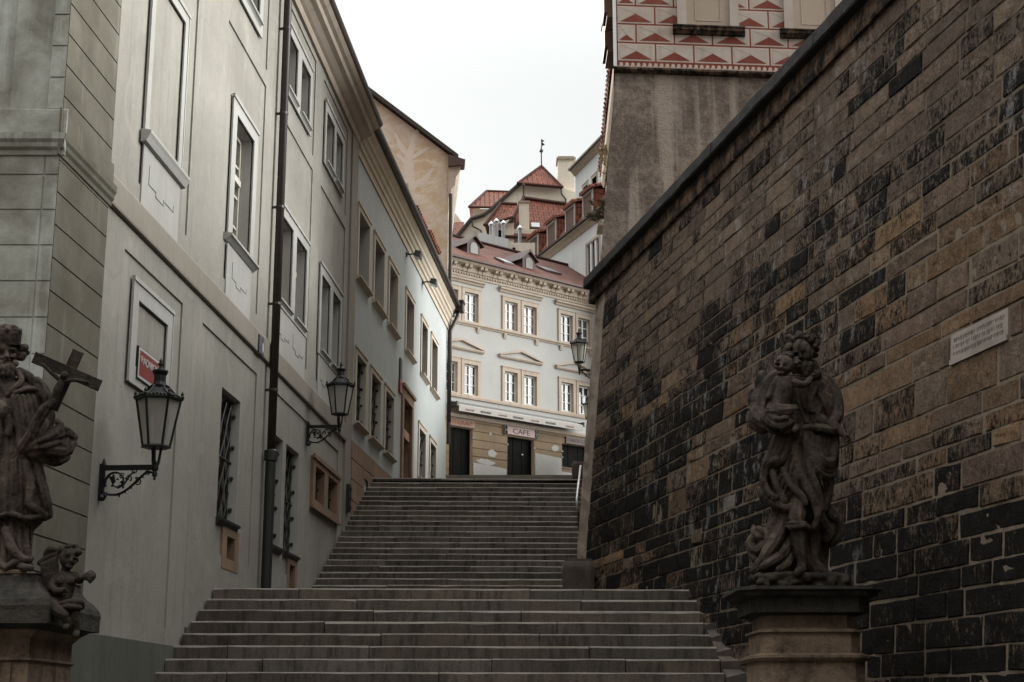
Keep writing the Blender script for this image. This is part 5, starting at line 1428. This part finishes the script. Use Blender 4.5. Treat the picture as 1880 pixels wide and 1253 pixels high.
def face(c, x, y, d, w_, h_, tilt=0., turn=0., beard=True):
    """head with brow, eye hollows, nose, cheeks, mouth; w_/h_ half sizes"""
    ca, sa = math.cos(R(tilt)), math.sin(R(tilt))
    def q(a, b): return x+a*ca+b*sa+0, y-a*sa+b*ca
    U = c.U
    def bl(a, b, dd, rx, ry=None, rz=None): X, Y = q(a, b); c.ball(X, Y, d-dd*U, rx, ry, rz, tilt)
    bl(0, 0, 0, w_, h_, w_*1.08)
    t = turn*w_
    bl(t-w_*.42, -h_*.12, w_*.72, w_*.36, h_*.09, w_*.2); bl(t+w_*.42, -h_*.12, w_*.72, w_*.36, h_*.09, w_*.2)     # brows
    for a, b, r, dp in ((t-w_*.40, h_*.04, .26, .30), (t+w_*.40, h_*.04, .26, .30), (t, h_*.525, .16, .14), (t-w_*.14, h_*.525, .14, .12), (t+w_*.14, h_*.525, .14, .12)):
        X, Y = q(a, b); c.dents.append((X, Y, d-w_*.8*U, r*w_*U, dp*w_*U))                                       # eye hollows and the mouth line
    X0, Y0 = q(t, -h_*.10); X1, Y1 = q(t*1.1, h_*.27)
    c.st([(X0,Y0,d-w_*.88*U,w_*.11),(X1,Y1,d-w_*1.15*U,w_*.18)], 6)                                             # nose
    bl(t-w_*.5, h_*.25, w_*.58, w_*.28, h_*.17, w_*.3); bl(t+w_*.5, h_*.25, w_*.58, w_*.28, h_*.17, w_*.3)          # cheeks
    bl(t, h_*.47, w_*.82, w_*.3, h_*.06, w_*.2); bl(t, h_*.58, w_*.80, w_*.26, h_*.06, w_*.2)                        # lips
    bl(t, h_*.82, w_*.6, w_*.42, h_*.22, w_*.4)                                                                    # chin
    bl(-w_*1.0, h_*.1, 0, w_*.16, h_*.2, w_*.22); bl(w_*1.0, h_*.1, 0, w_*.16, h_*.2, w_*.22)                        # ears
def curls(c, x, y, d, rx, ry, n, r, seed, a0=150, a1=390, dd=(-.03,.09)):
    g = random.Random(seed)
    for k in range(n):
        a = R(g.uniform(a0, a1)); f = g.uniform(.75, 1.05)
        c.ball(x+rx*f*math.cos(a), y+ry*f*math.sin(a), d+g.uniform(*dd), r*g.uniform(.7,1.2), r*g.uniform(.6,1.0), r)
def hand(c, x, y, d, dirx, diry, s=1., spread=1., curl=.02):
    """palm, four unequal bent fingers and a thumb from the side of the palm"""
    L = math.hypot(dirx, diry); ux, uy = dirx/L, diry/L; vx, vy = -uy, ux
    c.st([(x-ux*6*s,y-uy*6*s,d,4.2*s),(x+ux*5*s,y+uy*5*s,d,5.4*s)])
    for k, (o, l) in enumerate(((-4.4,10.5),(-1.5,12.5),(1.5,12.),(4.4,9.5))):
        o *= s*spread; l *= s
        bx, by = x+ux*7*s+vx*o, y+uy*7*s+vy*o
        c.st([(bx,by,d,1.8*s),(bx+ux*l*.5+vx*o*.08,by+uy*l*.5+vy*o*.08,d-curl*.6,1.6*s),(bx+ux*l*.85,by+uy*l*.85,d-curl*.2+.01,1.35*s)], 6)
    c.st([(x-vx*4*s,y-vy*4*s,d,2.2*s),(x-vx*8*s+ux*4*s,y-vy*8*s+uy*4*s,d-curl,1.9*s),(x-vx*8.*s+ux*9*s,y-vy*8.*s+uy*9*s,d-curl,1.5*s)], 6)

# --- saint with a child, on the right-hand pedestal
YR = 13.0
PR = thing('statue_pedestal', (2.46,13.25,-1.75), 'sandstone pedestal with a black moulded cornice in front of the retaining wall', 'pedestal', 'statue pedestals')
PCX, PCY = 2.43, 13.02
def psq(m, h, z0, z1, h2=None, ch=.09):
    """one course of the pedestal: a square block with cut corners, h to h2 half wide"""
    h2 = h if h2 is None else h2; secs = []
    for q, z in ((h, z0), (h2, z1)):
        c_ = ch*q/.4
        secs.append([(PCX+x, PCY+y, z) for x, y in ((-q+c_,-q),(q-c_,-q),(q,-q+c_),(q,q-c_),(q-c_,q),(-q+c_,q),(-q,q-c_),(-q,-q+c_))])
    m.sweep(secs)
m = MB()
psq(m,.50,-1.75,-1.45); psq(m,.43,-1.45,.43); psq(m,.455,.425,.45,.475); psq(m,.475,.45,.47); psq(m,.465,.47,.488,.42)
psq(m,.405,.43,.655); psq(m,.43,.655,.672); psq(m,.42,.672,.69,.385); psq(m,.375,.66,.79)
m.build('shaft', 'pedestal', PR)
m = MB()
psq(m,.39,.79,.81,.43); psq(m,.485,.81,.925); psq(m,.50,.925,.945,.545); psq(m,.55,.945,.975); psq(m,.56,.975,.985,.595); psq(m,.60,.985,1.012)
m.build('cornice', 'cornice_dark', PR)
t = thing('saint_statue', (2.46,13.0,1.012), 'sooty baroque stone statue of a bearded man in swirling robes holding a child', 'statue', 'baroque statues')
c = Carve(YR)
c.slab([(1392,1096),(1548,1096),(1552,1060),(1538,1052),(1440,1050),(1392,1056)], -.30, .40); c.ball(1392,1062,-.1,16,12,40); c.ball(1420,1058,-.26,26,8,14); c.ball(1500,1060,-.26,30,8,12); c.ball(1545,1070,-.1,12,16,50)
for q in range(14): c.ball(1396+11*q, 1070+8*math.sin(q*2.1), -.29+.03*math.sin(q*3.), 9, 7+3*math.sin(q*1.7), 9)
c.build('plinth', 'statue_dark', t, .012, 2, .012, 9., crisp=.5)
c = Carve(YR)
# torso, shoulders, hips, robe
RW = [(1425,1515,688,.06,.11),(1412,1530,704,.05,.17),(1412,1533,730,.04,.19),(1418,1530,760,.03,.19),(1425,1522,785,.02,.18),(1414,1532,812,.0,.20),(1400,1535,845,.0,.22),(1398,1533,880,.0,.22),(1404,1528,910,.0,.21),(1416,1520,935,.02,.18),(1424,1516,965,.06,.15),(1410,1514,1010,.08,.16),(1398,1522,1052,.08,.17)]
c.loft(RW, 30, .02, 7, 1.)
c.st([(1476,692,.02,15),(1474,670,.01,13)])
face(c, 1473, 648, -.03, 19, 27, 14, -.25)
curls(c, 1474, 634, .0, 22, 20, 26, 7.5, 3, 170, 380); curls(c, 1476, 640, .06, 24, 26, 18, 8, 4, 0, 360, (.02,.11))
c.st([(1452,634,-.04,5),(1445,640,-.05,6),(1440,646,-.04,5)]); c.ball(1446,619,-.03,5); c.st([(1455,624,-.05,5),(1450,618,-.04,4.5)])
for x, y, r in ((1477,673,10),(1472,679,9),(1483,680,9),(1479,688,8),(1470,670,7),(1487,672,8)): c.ball(x,y,-.10,r,r*1.1,r)
c.st([(1494,668,.05,8),(1500,682,.04,9),(1512,694,.03,11)]); c.st([(1440,696,-.0,9),(1470,700,-.09,8),(1500,688,-.06,9)])
# his right arm (viewer's left) with a full sleeve under the child
c.st([(1424,696,.03,18),(1407,712,.0,19),(1396,738,-.04,19),(1394,762,-.10,18),(1410,776,-.20,15),(1440,772,-.27,10)])
c.st([(1400,690,.02,10),(1395,702,.0,10),(1398,716,-.02,8)])
c.st([(1384,722,.0,9),(1380,735,-.02,8),(1386,746,-.03,8),(1396,742,-.05,8)]); c.st([(1394,720,-.03,7),(1402,735,-.08,7),(1400,748,-.1,6)])
c.st([(1394,748,-.02,8),(1382,756,-.02,8),(1378,772,-.02,9),(1386,784,-.03,8),(1400,790,-.06,9)])
c.st([(1404,764,-.18,9),(1420,778,-.26,9),(1444,776,-.28,8),(1456,768,-.27,7)]); c.st([(1400,774,-.14,8),(1416,786,-.24,8),(1440,785,-.27,7),(1458,776,-.26,6)])
hand(c, 1453, 762, -.285, 14, -4, .85)
# his left arm (viewer's right), open hand held out low
c.st([(1512,702,.03,18),(1527,720,.03,17),(1534,745,.01,15),(1534,765,-.03,14),(1527,778,-.07,13)])
c.st([(1524,776,-.08,11),(1536,786,-.10,9),(1545,797,-.12,6.5)]); c.st([(1508,772,-.12,12),(1524,786,-.10,12),(1532,790,-.09,10)])
hand(c, 1549, 802, -.125, 12, 9, .8, 1., .03)
for k in range(5): c.st([(1500+6*k,716+3*k,-.13+.02*k,4),(1512+4*k,742+2*k,-.13+.02*k,4.5),(1520+3*k,765,-.10+.02*k,4)])
for k in range(4): c.st([(1478+7*k,712,-.15,3.5),(1474+5*k,735,-.165,4.),(1482+4*k,756,-.16,3.5)])
# folds: girdle, swag to the right, left panel
c.st([(1420,785,-.15,8),(1455,790,-.20,7),(1490,786,-.19,8),(1525,790,-.12,9)])
for i, (dx, r) in enumerate(((0,7),(9,6),(18,6.5),(27,6))):
    c.st([(1472+dx*.6,792+i*2,-.20,r),(1482+dx*.7,825,-.22,r+1),(1496+dx*.6,858-i*4,-.22,r+1.5),(1516+dx*.4,874-i*9,-.16,r+2),(1530+dx*.1,862-i*12,-.08,r+1),(1534,830-i*10,-.03,r)])
c.st([(1464,772,-.24,8),(1465,790,-.24,9),(1470,806,-.22,7),(1462,815,-.21,5)])
for i in range(4):
    c.st([(1454-7*i,792,-.19+.02*i,6),(1448-9*i,820,-.21+.02*i,7),(1432-7*i,846+3*i,-.22+.03*i,8),(1412-2*i,858+6*i,-.16+.03*i,7.5)])
c.st([(1440,842,-.22,7),(1420,846,-.22,8),(1406,858,-.19,8),(1402,882,-.18,7),(1408,902,-.20,7),(1422,914,-.22,7)])
c.st([(1404,870,-.12,8),(1403,895,-.14,8),(1412,915,-.17,9),(1434,930,-.20,9),(1456,932,-.22,8),(1476,922,-.23,7)])
c.st([(1438,862,-.21,6),(1452,890,-.235,7),(1470,910,-.25,7),(1478,924,-.25,6)]); c.st([(1418,866,-.19,6),(1428,895,-.21,7),(1440,920,-.22,7)])
c.st([(1460,820,-.205,6),(1466,860,-.225,8),(1482,895,-.235,8),(1496,925,-.23,8),(1502,950,-.22,7),(1496,968,-.20,6)])
c.st([(1476,826,-.205,6),(1488,865,-.225,7),(1500,900,-.215,8),(1508,935,-.18,8)]); c.st([(1524,872,-.08,9),(1518,905,-.08,11),(1512,935,-.08,10)])
c.st([(1398,905,-.06,8),(1402,915,-.10,8),(1414,922,-.14,8)]); c.st([(1396,900,-.02,6),(1400,912,-.02,7)])
for a_ in (([(1452,792),(1450,830),(1454,880),(1462,925)],[(1506,790),(1516,840),(1522,890),(1514,940)],8,3.4,.0), ([(1446,792),(1420,828),(1404,862)],[(1470,800),(1456,850),(1440,905)],7,3.3,.012),
           ([(1450,702),(1458,735),(1470,778)],[(1518,708),(1526,740),(1518,776)],7,2.8,.0), ([(1490,940),(1498,990),(1492,1045)],[(1522,934),(1520,985),(1518,1045)],5,3.6,.0),
           ([(1426,938),(1408,985),(1392,1044)],[(1458,946),(1448,1000),(1444,1046)],8,3.6,.03), ([(1500,800),(1524,835),(1532,868)],[(1476,812),(1492,862),(1508,905)],6,3.2,.03)):
    c.family(RW, *a_[:4], lift=a_[4], seed=len(a_[0])*7+a_[2])
# bare leg with a turned-down boot
c.st([(1464,925,-.19,16),(1463,950,-.23,15),(1464,970,-.235,13),(1467,992,-.23,13.5),(1470,1015,-.22,10),(1471,1036,-.22,8.5),(1470,1047,-.25,8.5)])
c.st([(1470,1046,-.23,9),(1466,1051,-.32,7.5),(1464,1053,-.37,5.5)])
c.st([(1448,966,-.235,5),(1458,970,-.30,5),(1470,966,-.31,5),(1482,968,-.26,5.5),(1486,974,-.22,4)])
c.st([(1448,962,-.24,4),(1462,962,-.31,4),(1478,962,-.28,4)])
# cloth sweeping down to the left
for a in (((1436,940,-.10,12),(1420,965,-.12,13),(1402,985,-.10,12),(1386,978,-.06,9)), ((1442,945,-.14,10),(1430,980,-.18,12),(1412,1010,-.20,12),(1396,1035,-.18,10),(1384,1048,-.16,8)),
          ((1450,990,-.14,9),(1440,1015,-.20,10),(1420,1030,-.24,9),(1402,1042,-.24,8)), ((1388,980,-.06,8),(1378,998,-.06,9),(1390,1012,-.10,9),(1402,1000,-.12,9)),
          ((1376,1000,-.03,6),(1378,1015,-.05,7),(1388,1028,-.08,8)), ((1456,1010,-.16,8),(1446,1035,-.22,8),(1430,1046,-.25,6)), ((1392,972,-.1,6),(1408,980,-.15,7),(1410,996,-.17,6))):
    c.st(list(a))
c.loft([(1424,1462,945,.0,.10),(1404,1462,975,-.02,.12),(1394,1462,1010,-.03,.14),(1388,1466,1050,-.03,.15)], 20, .05, 6, 2.)
# cape blown out to the right
c.st([(1505,930,.0,12),(1520,942,-.0,14),(1534,958,.0,14),(1538,978,.02,13),(1528,992,.03,12),(1510,996,.04,11)])
c.st([(1500,935,-.1,9),(1512,960,-.08,10),(1524,978,-.05,11),(1516,990,-.02,9)]); c.ball(1522,968,.04,20,26,26); c.st([(1518,942,-.06,7),(1532,950,-.07,8),(1534,958,-.05,7)])
c.st([(1496,968,-.12,9),(1494,1000,-.10,10),(1496,1030,-.10,9),(1512,1048,-.12,8)]); c.st([(1484,1000,-.05,10),(1488,1040,-.08,11),(1500,1050,-.10,9)])
c.build('bearded_figure', 'statue', t, .007, 1, .0025, folds=.005, ztop=2.78)
c = Carve(YR)   # the child
face(c, 1441, 671, -.20, 17, 19, -8, -.35)
curls(c, 1445, 664, -.19, 18, 15, 24, 6, 7, 150, 390, (-.05,.08)); curls(c, 1455, 672, -.16, 12, 14, 12, 6, 8, -60, 90, (-.02,.06))
c.loft([(1430,1458,692,-.22,.08),(1424,1458,710,-.22,.10),(1414,1452,735,-.22,.115),(1404,1450,755,-.23,.13),(1410,1446,768,-.23,.11)], 20)
c.st([(1446,697,-.22,8),(1462,704,-.26,7.5),(1478,706,-.25,6.5),(1488,696,-.19,5.5)]); c.st([(1428,698,-.22,8),(1418,714,-.24,7),(1412,730,-.26,6)])
hand(c, 1490, 694, -.19, 4, -10, .5)
c.st([(1420,752,-.27,14),(1440,754,-.33,12),(1458,752,-.34,9.5)]); c.st([(1458,752,-.34,8.5),(1462,768,-.34,7.5),(1463,782,-.33,6)]); c.st([(1463,784,-.34,6),(1460,790,-.37,5)])
c.st([(1436,760,-.30,11),(1452,764,-.32,8)])
c.build('child_figure', 'statue', t, .007, 1, .002)
c = Carve(YR)   # cloth bundled round the child
for a in (((1402,764,-.22,8),(1414,778,-.30,10),(1432,784,-.33,10),(1450,776,-.33,8)), ((1404,775,-.18,7),(1420,790,-.27,8),(1440,792,-.30,7),(1456,782,-.30,6)), ((1408,758,-.25,6),(1424,770,-.34,7),(1442,768,-.36,6))): c.st(list(a))
c.build('swaddling_cloth', 'statue', t, .008, 1, .003, folds=.009)

# --- priest with a crucifix, on the left-hand pedestal
YL = 12.6
PLd = thing('statue_pedestal', (-4.3,12.7,-1.75), 'sandstone pedestal with a dark swelling cornice beside the corner house', 'pedestal', 'statue pedestals')
m = MB(); XC = -4.42
def cs(m, hw, z0, z1, hw2=None, yc=12.95): 
    hw2 = hw if hw2 is None else hw2
    m.box8([(XC-hw,yc-hw,z0),(XC+hw,yc-hw,z0),(XC+hw,yc+hw,z0),(XC-hw,yc+hw,z0),(XC-hw2,yc-hw2,z1),(XC+hw2,yc-hw2,z1),(XC+hw2,yc+hw2,z1),(XC-hw2,yc+hw2,z1)])
cs(m,.66,-1.75,-1.4); cs(m,.60,-1.4,.66); cs(m,.605,.41,.425,.625); cs(m,.625,.425,.445,.605); cs(m,.605,.60,.66,.66)
for o_ in (0.,.09): m.bx(XC+.34+o_,XC+.38+o_,12.325,12.36,-1.4,.40)
m.build('shaft', 'pedestal', PLd)
m = MB()
cs(m,.66,.66,.70,.72); cs(m,.78,.70,.80); 
pr = [(.78,.80),(.785,.84),(.77,.89),(.73,.94),(.68,.98),(.645,1.03),(.63,1.09),(.64,1.10)]
for k in range(len(pr)-1): cs(m,pr[k][0],pr[k][1],pr[k+1][1],pr[k+1][0])
m.build('cornice', 'cornice_dark', PLd)
t = thing('priest_statue', (-4.25,12.6,1.10), 'dark weathered stone statue of a priest in a square cap holding a tilted crucifix', 'statue', 'baroque statues')
c = Carve(YL); c.slab([(-60,1080),(49,1080),(49,1046),(-60,1046)], -.28, .45); c.build('plinth', 'pedestal', t, .014, 1, .006, 9.)
c = Carve(YL)
RW = [(-24,52,694,.06,.10),(-50,72,708,.05,.15),(-62,82,735,.04,.18),(-64,84,780,.02,.20),(-62,80,830,.0,.21),(-62,78,880,.0,.22),(-64,84,920,.0,.23),(-66,86,948,.0,.22),(-60,78,960,.02,.20),(-58,62,975,.04,.18),(-60,58,1010,.04,.19),(-62,60,1048,.04,.20)]
c.loft(RW, 32, .02, 8, .5)
for a_ in (([(-50,846),(-54,890),(-58,944)],[(76,846),(80,890),(82,944)],17,2.8), ([(-40,730),(-44,780),(-40,830)],[(70,725),(74,780),(70,830)],11,2.6), ([(-54,962),(-54,1000),(-56,1044)],[(58,962),(56,1000),(58,1044)],12,3.2)):
    c.family(RW, *a_, seed=a_[2])
c.st([(14,700,.02,16),(14,672,.0,14)])
face(c, 12, 647, -.02, 21, 31, 6, .0)
for x, y, r in ((14,678,9),(22,676,8),(5,677,8),(18,684,8),(10,684,7),(28,668,6),(1,668,6)): c.ball(x,y,-.105,r,r*1.1,r)
curls(c, 36, 645, .02, 10, 14, 16, 7.5, 12, 0, 360, (-.04,.06)); curls(c, -10, 645, .02, 8, 14, 10, 7.5, 13, 0, 360, (-.04,.06)); c.ball(44,640,-.02,8); c.ball(42,652,-.02,7)
# biretta with three ridges
c.loft([(-14,38,634,.0,.115),(-15,39,626,.0,.12),(-17,41,612,.0,.125),(-16,40,604,.0,.12)], 24)
for a in (((14,606,-.12,5),(14,602,-.03,6),(12,600,.05,4)), ((-4,608,-.08,4),(4,601,-.02,5),(12,600,.02,5)), ((36,608,-.06,4),(26,602,-.02,5),(14,601,.02,5))): c.st(list(a))
# mozzetta collar and cape
c.st([(-6,692,-.06,6),(2,708,-.10,5),(14,726,-.135,4.5)]); c.st([(32,684,-.05,6),(40,698,-.08,5.5),(28,712,-.12,5),(14,726,-.135,4.5)]); c.st([(36,682,-.03,8),(56,694,-.03,8),(66,714,-.05,6),(50,714,-.10,5),(28,722,-.14,4)])
c.st([(66,705,-.0,14),(80,730,.0,16),(86,765,.0,16),(80,790,-.02,14)]); c.st([(-44,705,-.0,16),(-58,740,.0,18),(-60,800,.0,18)])
for k in range(5): c.st([(24+9*k,728,-.19+.025*k,4),(30+10*k,770,-.20+.025*k,5),(36+9*k,820,-.20+.03*k,5)])
# forearm and sleeve reaching to the crucifix
c.st([(78,780,-.05,14),(62,805,-.16,15),(46,818,-.22,13)])
c.st([(44,820,-.23,12),(56,802,-.27,11),(66,778,-.30,10),(78,755,-.31,8)])
c.st([(60,786,-.29,6),(70,764,-.335,6),(80,748,-.345,6),(92,741,-.34,5)]); c.st([(66,790,-.26,5),(78,768,-.31,6),(88,752,-.33,5)])
hand(c, 88, 744, -.335, 12, -4, .85)
c.st([(50,822,-.22,12),(76,812,-.24,13),(100,800,-.20,14),(118,796,-.12,13),(132,804,-.06,11)])
c.st([(60,832,-.20,10),(88,826,-.21,13),(112,828,-.14,14),(130,815,-.06,12)]); c.st([(78,840,-.15,9),(100,846,-.14,11),(118,838,-.08,11)]); c.ball(112,820,-.08,24,22,30)
c.st([(98,790,-.1,8),(112,785,-.08,7),(106,775,-.04,6)]); c.st([(56,815,-.26,4),(80,808,-.29,4.5),(104,796,-.25,4)]); c.st([(58,824,-.25,4),(84,820,-.28,4.5),(108,812,-.22,4)])
# chest tassels and other hand
c.st([(0,745,-.22,10),(8,752,-.25,9),(4,762,-.25,8)]); c.st([(14,765,-.22,7),(18,782,-.23,6),(16,796,-.23,7)])
# rochet hem folds and cassock
for k in range(11): c.st([(-52+12*k,846,-.20+.0035*(k-4)**2,4.5),(-54+12.6*k,890,-.225+.004*(k-4)**2,5),(-56+13.2*k,944,-.225+.0045*(k-4)**2,5.5)])
c.st([(-58,948,-.14,5),(-20,952,-.235,5),(20,944,-.24,5),(50,952,-.20,5),(80,946,-.10,6)])
c.st([(62,835,-.12,9),(74,880,-.13,10),(84,920,-.10,10),(88,946,-.06,9)]); c.st([(48,850,-.19,7),(56,890,-.20,8),(52,925,-.21,7),(64,935,-.16,8),(82,948,-.08,9)])
for k in range(8): c.st([(-44+13*k,960,-.19+.005*(k-3)**2,5),(-46+13.4*k,1000,-.21+.005*(k-3)**2,6),(-48+14*k,1040,-.225+.005*(k-3)**2,7)])
c.st([(10,975,-.21,8),(24,1010,-.25,8),(44,1028,-.25,7),(56,1026,-.20,6)]); c.st([(-2,1034,-.25,7),(12,1043,-.27,7),(26,1034,-.26,7),(40,1030,-.25,6)])
c.st([(34,1041,-.22,8),(46,1043,-.30,7),(56,1043,-.33,5.5)])
c.build('priest_figure', 'statue', t, .007, 1, .0025, folds=.005, ztop=2.72)
c = Carve(YL)   # crucifix with its corpus
def bar(x0,y0,x1,y1,w_,d0,d1):
    L_ = math.hypot(x1-x0,y1-y0); nx,ny = -(y1-y0)/L_*w_,(x1-x0)/L_*w_
    c.slab([(x0+nx,y0+ny),(x1+nx,y1+ny),(x1-nx,y1-ny),(x0-nx,y0-ny)], d0, d1)
bar(144,645,96,752,10.5,-.34,-.24); bar(62,656,184,709,10.5,-.345,-.235)
c.st([(112,704,-.38,7),(106,718,-.39,8.5),(101,734,-.385,7),(97,748,-.38,5)]); c.ball(118,690,-.39,7,8,7)
c.st([(113,700,-.38,4.5),(98,688,-.38,3.5),(78,669,-.37,3)]); c.st([(114,701,-.38,4.5),(135,698,-.38,3.5),(160,702,-.37,3)])
c.st([(99,738,-.40,6),(94,746,-.40,5)])
c.build('crucifix', 'statue_dark', t, .0075, 1, .002)

# --- cherub seated on the corner of the left pedestal
t = thing('cherub_statue', (-3.75,12.75,.80), 'small sooty stone cherub with a tablet and horn, sitting on the left pedestal', 'statue', 'baroque statues')
c = Carve(12.45)
face(c, 126, 1024, -.02, 16, 19, -14, .3)
curls(c, 127, 1014, .0, 17, 12, 26, 5.5, 21, 150, 390, (-.05,.07)); c.ball(145,1014,-.03,6)
c.st([(122,1042,.02,8),(120,1052,.02,9)])
c.loft([(103,138,1050,.0,.06),(100,142,1062,.0,.085),(102,136,1085,.0,.08),(98,132,1105,.0,.10),(98,128,1116,.02,.09)], 20)
c.ball(112,1066,-.07,9,8,5); c.ball(128,1067,-.07,9,8,5); c.ball(114,1092,-.06,13,12,8)
c.st([(136,1058,.0,8),(146,1066,-.02,7),(148,1062,-.05,6.5),(152,1060,-.07,6)]); hand(c, 151, 1060, -.075, 8, -1, .5)
c.st([(104,1060,.0,8),(96,1076,-.05,7),(104,1086,-.12,6),(116,1084,-.14,5)]); hand(c, 116, 1085, -.14, 8, 1, .5)
c.st([(106,1106,-.02,13),(96,1112,-.12,13),(108,1124,-.19,11),(118,1130,-.20,8)]); c.st([(116,1128,-.20,8),(122,1140,-.18,7.5),(126,1148,-.16,6)]); c.st([(124,1148,-.17,5.5),(120,1153,-.23,4.5)])
c.st([(124,1108,-.0,12),(136,1116,-.08,12),(136,1132,-.12,9.5),(139,1148,-.11,7.5),(140,1160,-.10,6)]); c.st([(140,1161,-.10,6.5),(139,1167,-.16,5.5)])
c.build('cherub_figure', 'statue_dark', t, .007, 2, .002)
c = Carve(12.45); c.slab([(75,1036),(106,1022),(110,1078),(104,1090),(74,1082)], -.03, .06); c.st([(74,1034,.0,5),(90,1022,.0,6),(106,1018,.0,5)]); c.st([(84,1018,.0,5),(92,1010,.0,7),(104,1012,.0,5)])
c.build('tablet', 'statue_dark', t, .009, 2, .003)
c = Carve(12.45); c.st([(150,1060,-.09,4),(158,1059,-.09,7),(166,1058,-.09,10)]); c.ball(166,1059,-.09,5,12,11); c.build('horn', 'statue', t, .006, 2, .001)
c = Carve(12.45)
for a in (((104,1112,-.12,5),(120,1108,-.17,6),(138,1106,-.14,6),(150,1108,-.08,5)), ((108,1118,-.16,4),(126,1114,-.19,5),(146,1116,-.12,5)), ((140,1112,-.1,6),(150,1114,-.05,6),(146,1106,-.03,5))): c.st(list(a))
c.build('drapery', 'statue_dark', t, .007, 2, .002)

# ------------------------------------------------------------------ plants
def leaf_clump(m, c, r, n, size, rnd, flat=1.):
    for _ in range(n):
        d = Vector((rnd.gauss(0,1), rnd.gauss(0,1), rnd.gauss(0,1)*flat)); d.normalize(); p = Vector(c)+d*r*rnd.random()**.5
        a = Vector((rnd.gauss(0,1), rnd.gauss(0,1), rnd.gauss(0,.7))).normalized(); b = a.cross(d if abs(a.dot(d)) < .95 else Vector((0,0,1))).normalized()
        s_ = size*rnd.uniform(.6,1.3)
        m.q([p-a*s_, p+b*s_*.38, p+a*s_, p-b*s_*.38])
rnd = random.Random(31)
t = thing('wall_shrub', (2.1,34.,11.), 'scraggly dark shrub growing out of the house wall above the right end of the cafe', 'shrub')
m = MB()
for k in range(14):
    a = rnd.uniform(100, 200); L_ = rnd.uniform(.25,.55)
    m.tube([(2.22,34,11.25),(2.22+L_*.5*math.cos(R(a)),33.9+rnd.uniform(-.2,.2),11.3+L_*.5*math.sin(R(a))),(2.22+L_*math.cos(R(a)),33.9+rnd.uniform(-.3,.3),11.25+L_*math.sin(R(a))*.9)],[.02,.012,.006],5)
m.build('branches', 'boards', t)
m = MB()
for cx, cz, r, n in ((2.08,11.35,.20,150),(1.92,11.25,.16,90),(2.12,11.6,.14,70),(1.80,11.3,.10,35),(1.86,11.62,.10,30),(2.12,11.1,.12,50)): leaf_clump(m, (cx,33.9,cz), r, n, .045, rnd)
m.build('leaves', 'leaf', t)
m = MB(); m.bx(1.98,2.35,33.6,34.3,10.95,11.02); m.build('ledge', 'tan', t)
t = thing('dry_creeper', (2.2,34.5,13.), 'tuft of dry straw coloured creeper hanging under the tiled eaves', 'creeper')
m = MB()
for k in range(16): m.tube([(2.26,34.5,13.25),(2.26+rnd.uniform(-.18,.02),34.4,13.1+rnd.uniform(-.25,.15)),(2.26+rnd.uniform(-.2,.0),34.4,12.9+rnd.uniform(-.3,.3))],.010,4)
m.build('stems', 'dryleaf', t)
m = MB()
for cx, cz, r, n in ((2.16,13.1,.14,60),(2.2,12.8,.12,50),(2.2,12.5,.09,30)): leaf_clump(m, (cx,34.4,cz), r, n, .04, rnd)
m.build('leaves', 'dryleaf', t)
m = MB()
for x, y, z, n in ((-2.02,19.42,1.40,40),(-2.05,19.42,1.38,20),(-2.33,18.65,1.02,18),(.16,18.02,.66,16),(1.83,18.02,.70,22),(1.7,18.02,.68,12),(-3.45,19.1,1.2,25),(2.2,19.3,1.6,40),(2.0,19.5,1.58,30),(2.35,18.9,1.3,25),(-2.9,17.0,.2,20)):
    for _ in range(n):
        a = rnd.uniform(0,6.28); l_ = rnd.uniform(.02,.06); px_, py_ = x+rnd.gauss(0,.05), y+rnd.uniform(-.03,.02); yy = y+.045*px_
        m.q([(px_,yy,z),(px_+.006,yy,z),(px_+l_*.5*math.cos(a),yy-abs(l_*.5*math.sin(a)),z+l_)])
o = m.build('grass', 'leaf'); o['label'] = 'small tufts of weeds in the joints of the steps'; o['kind'] = 'stuff'
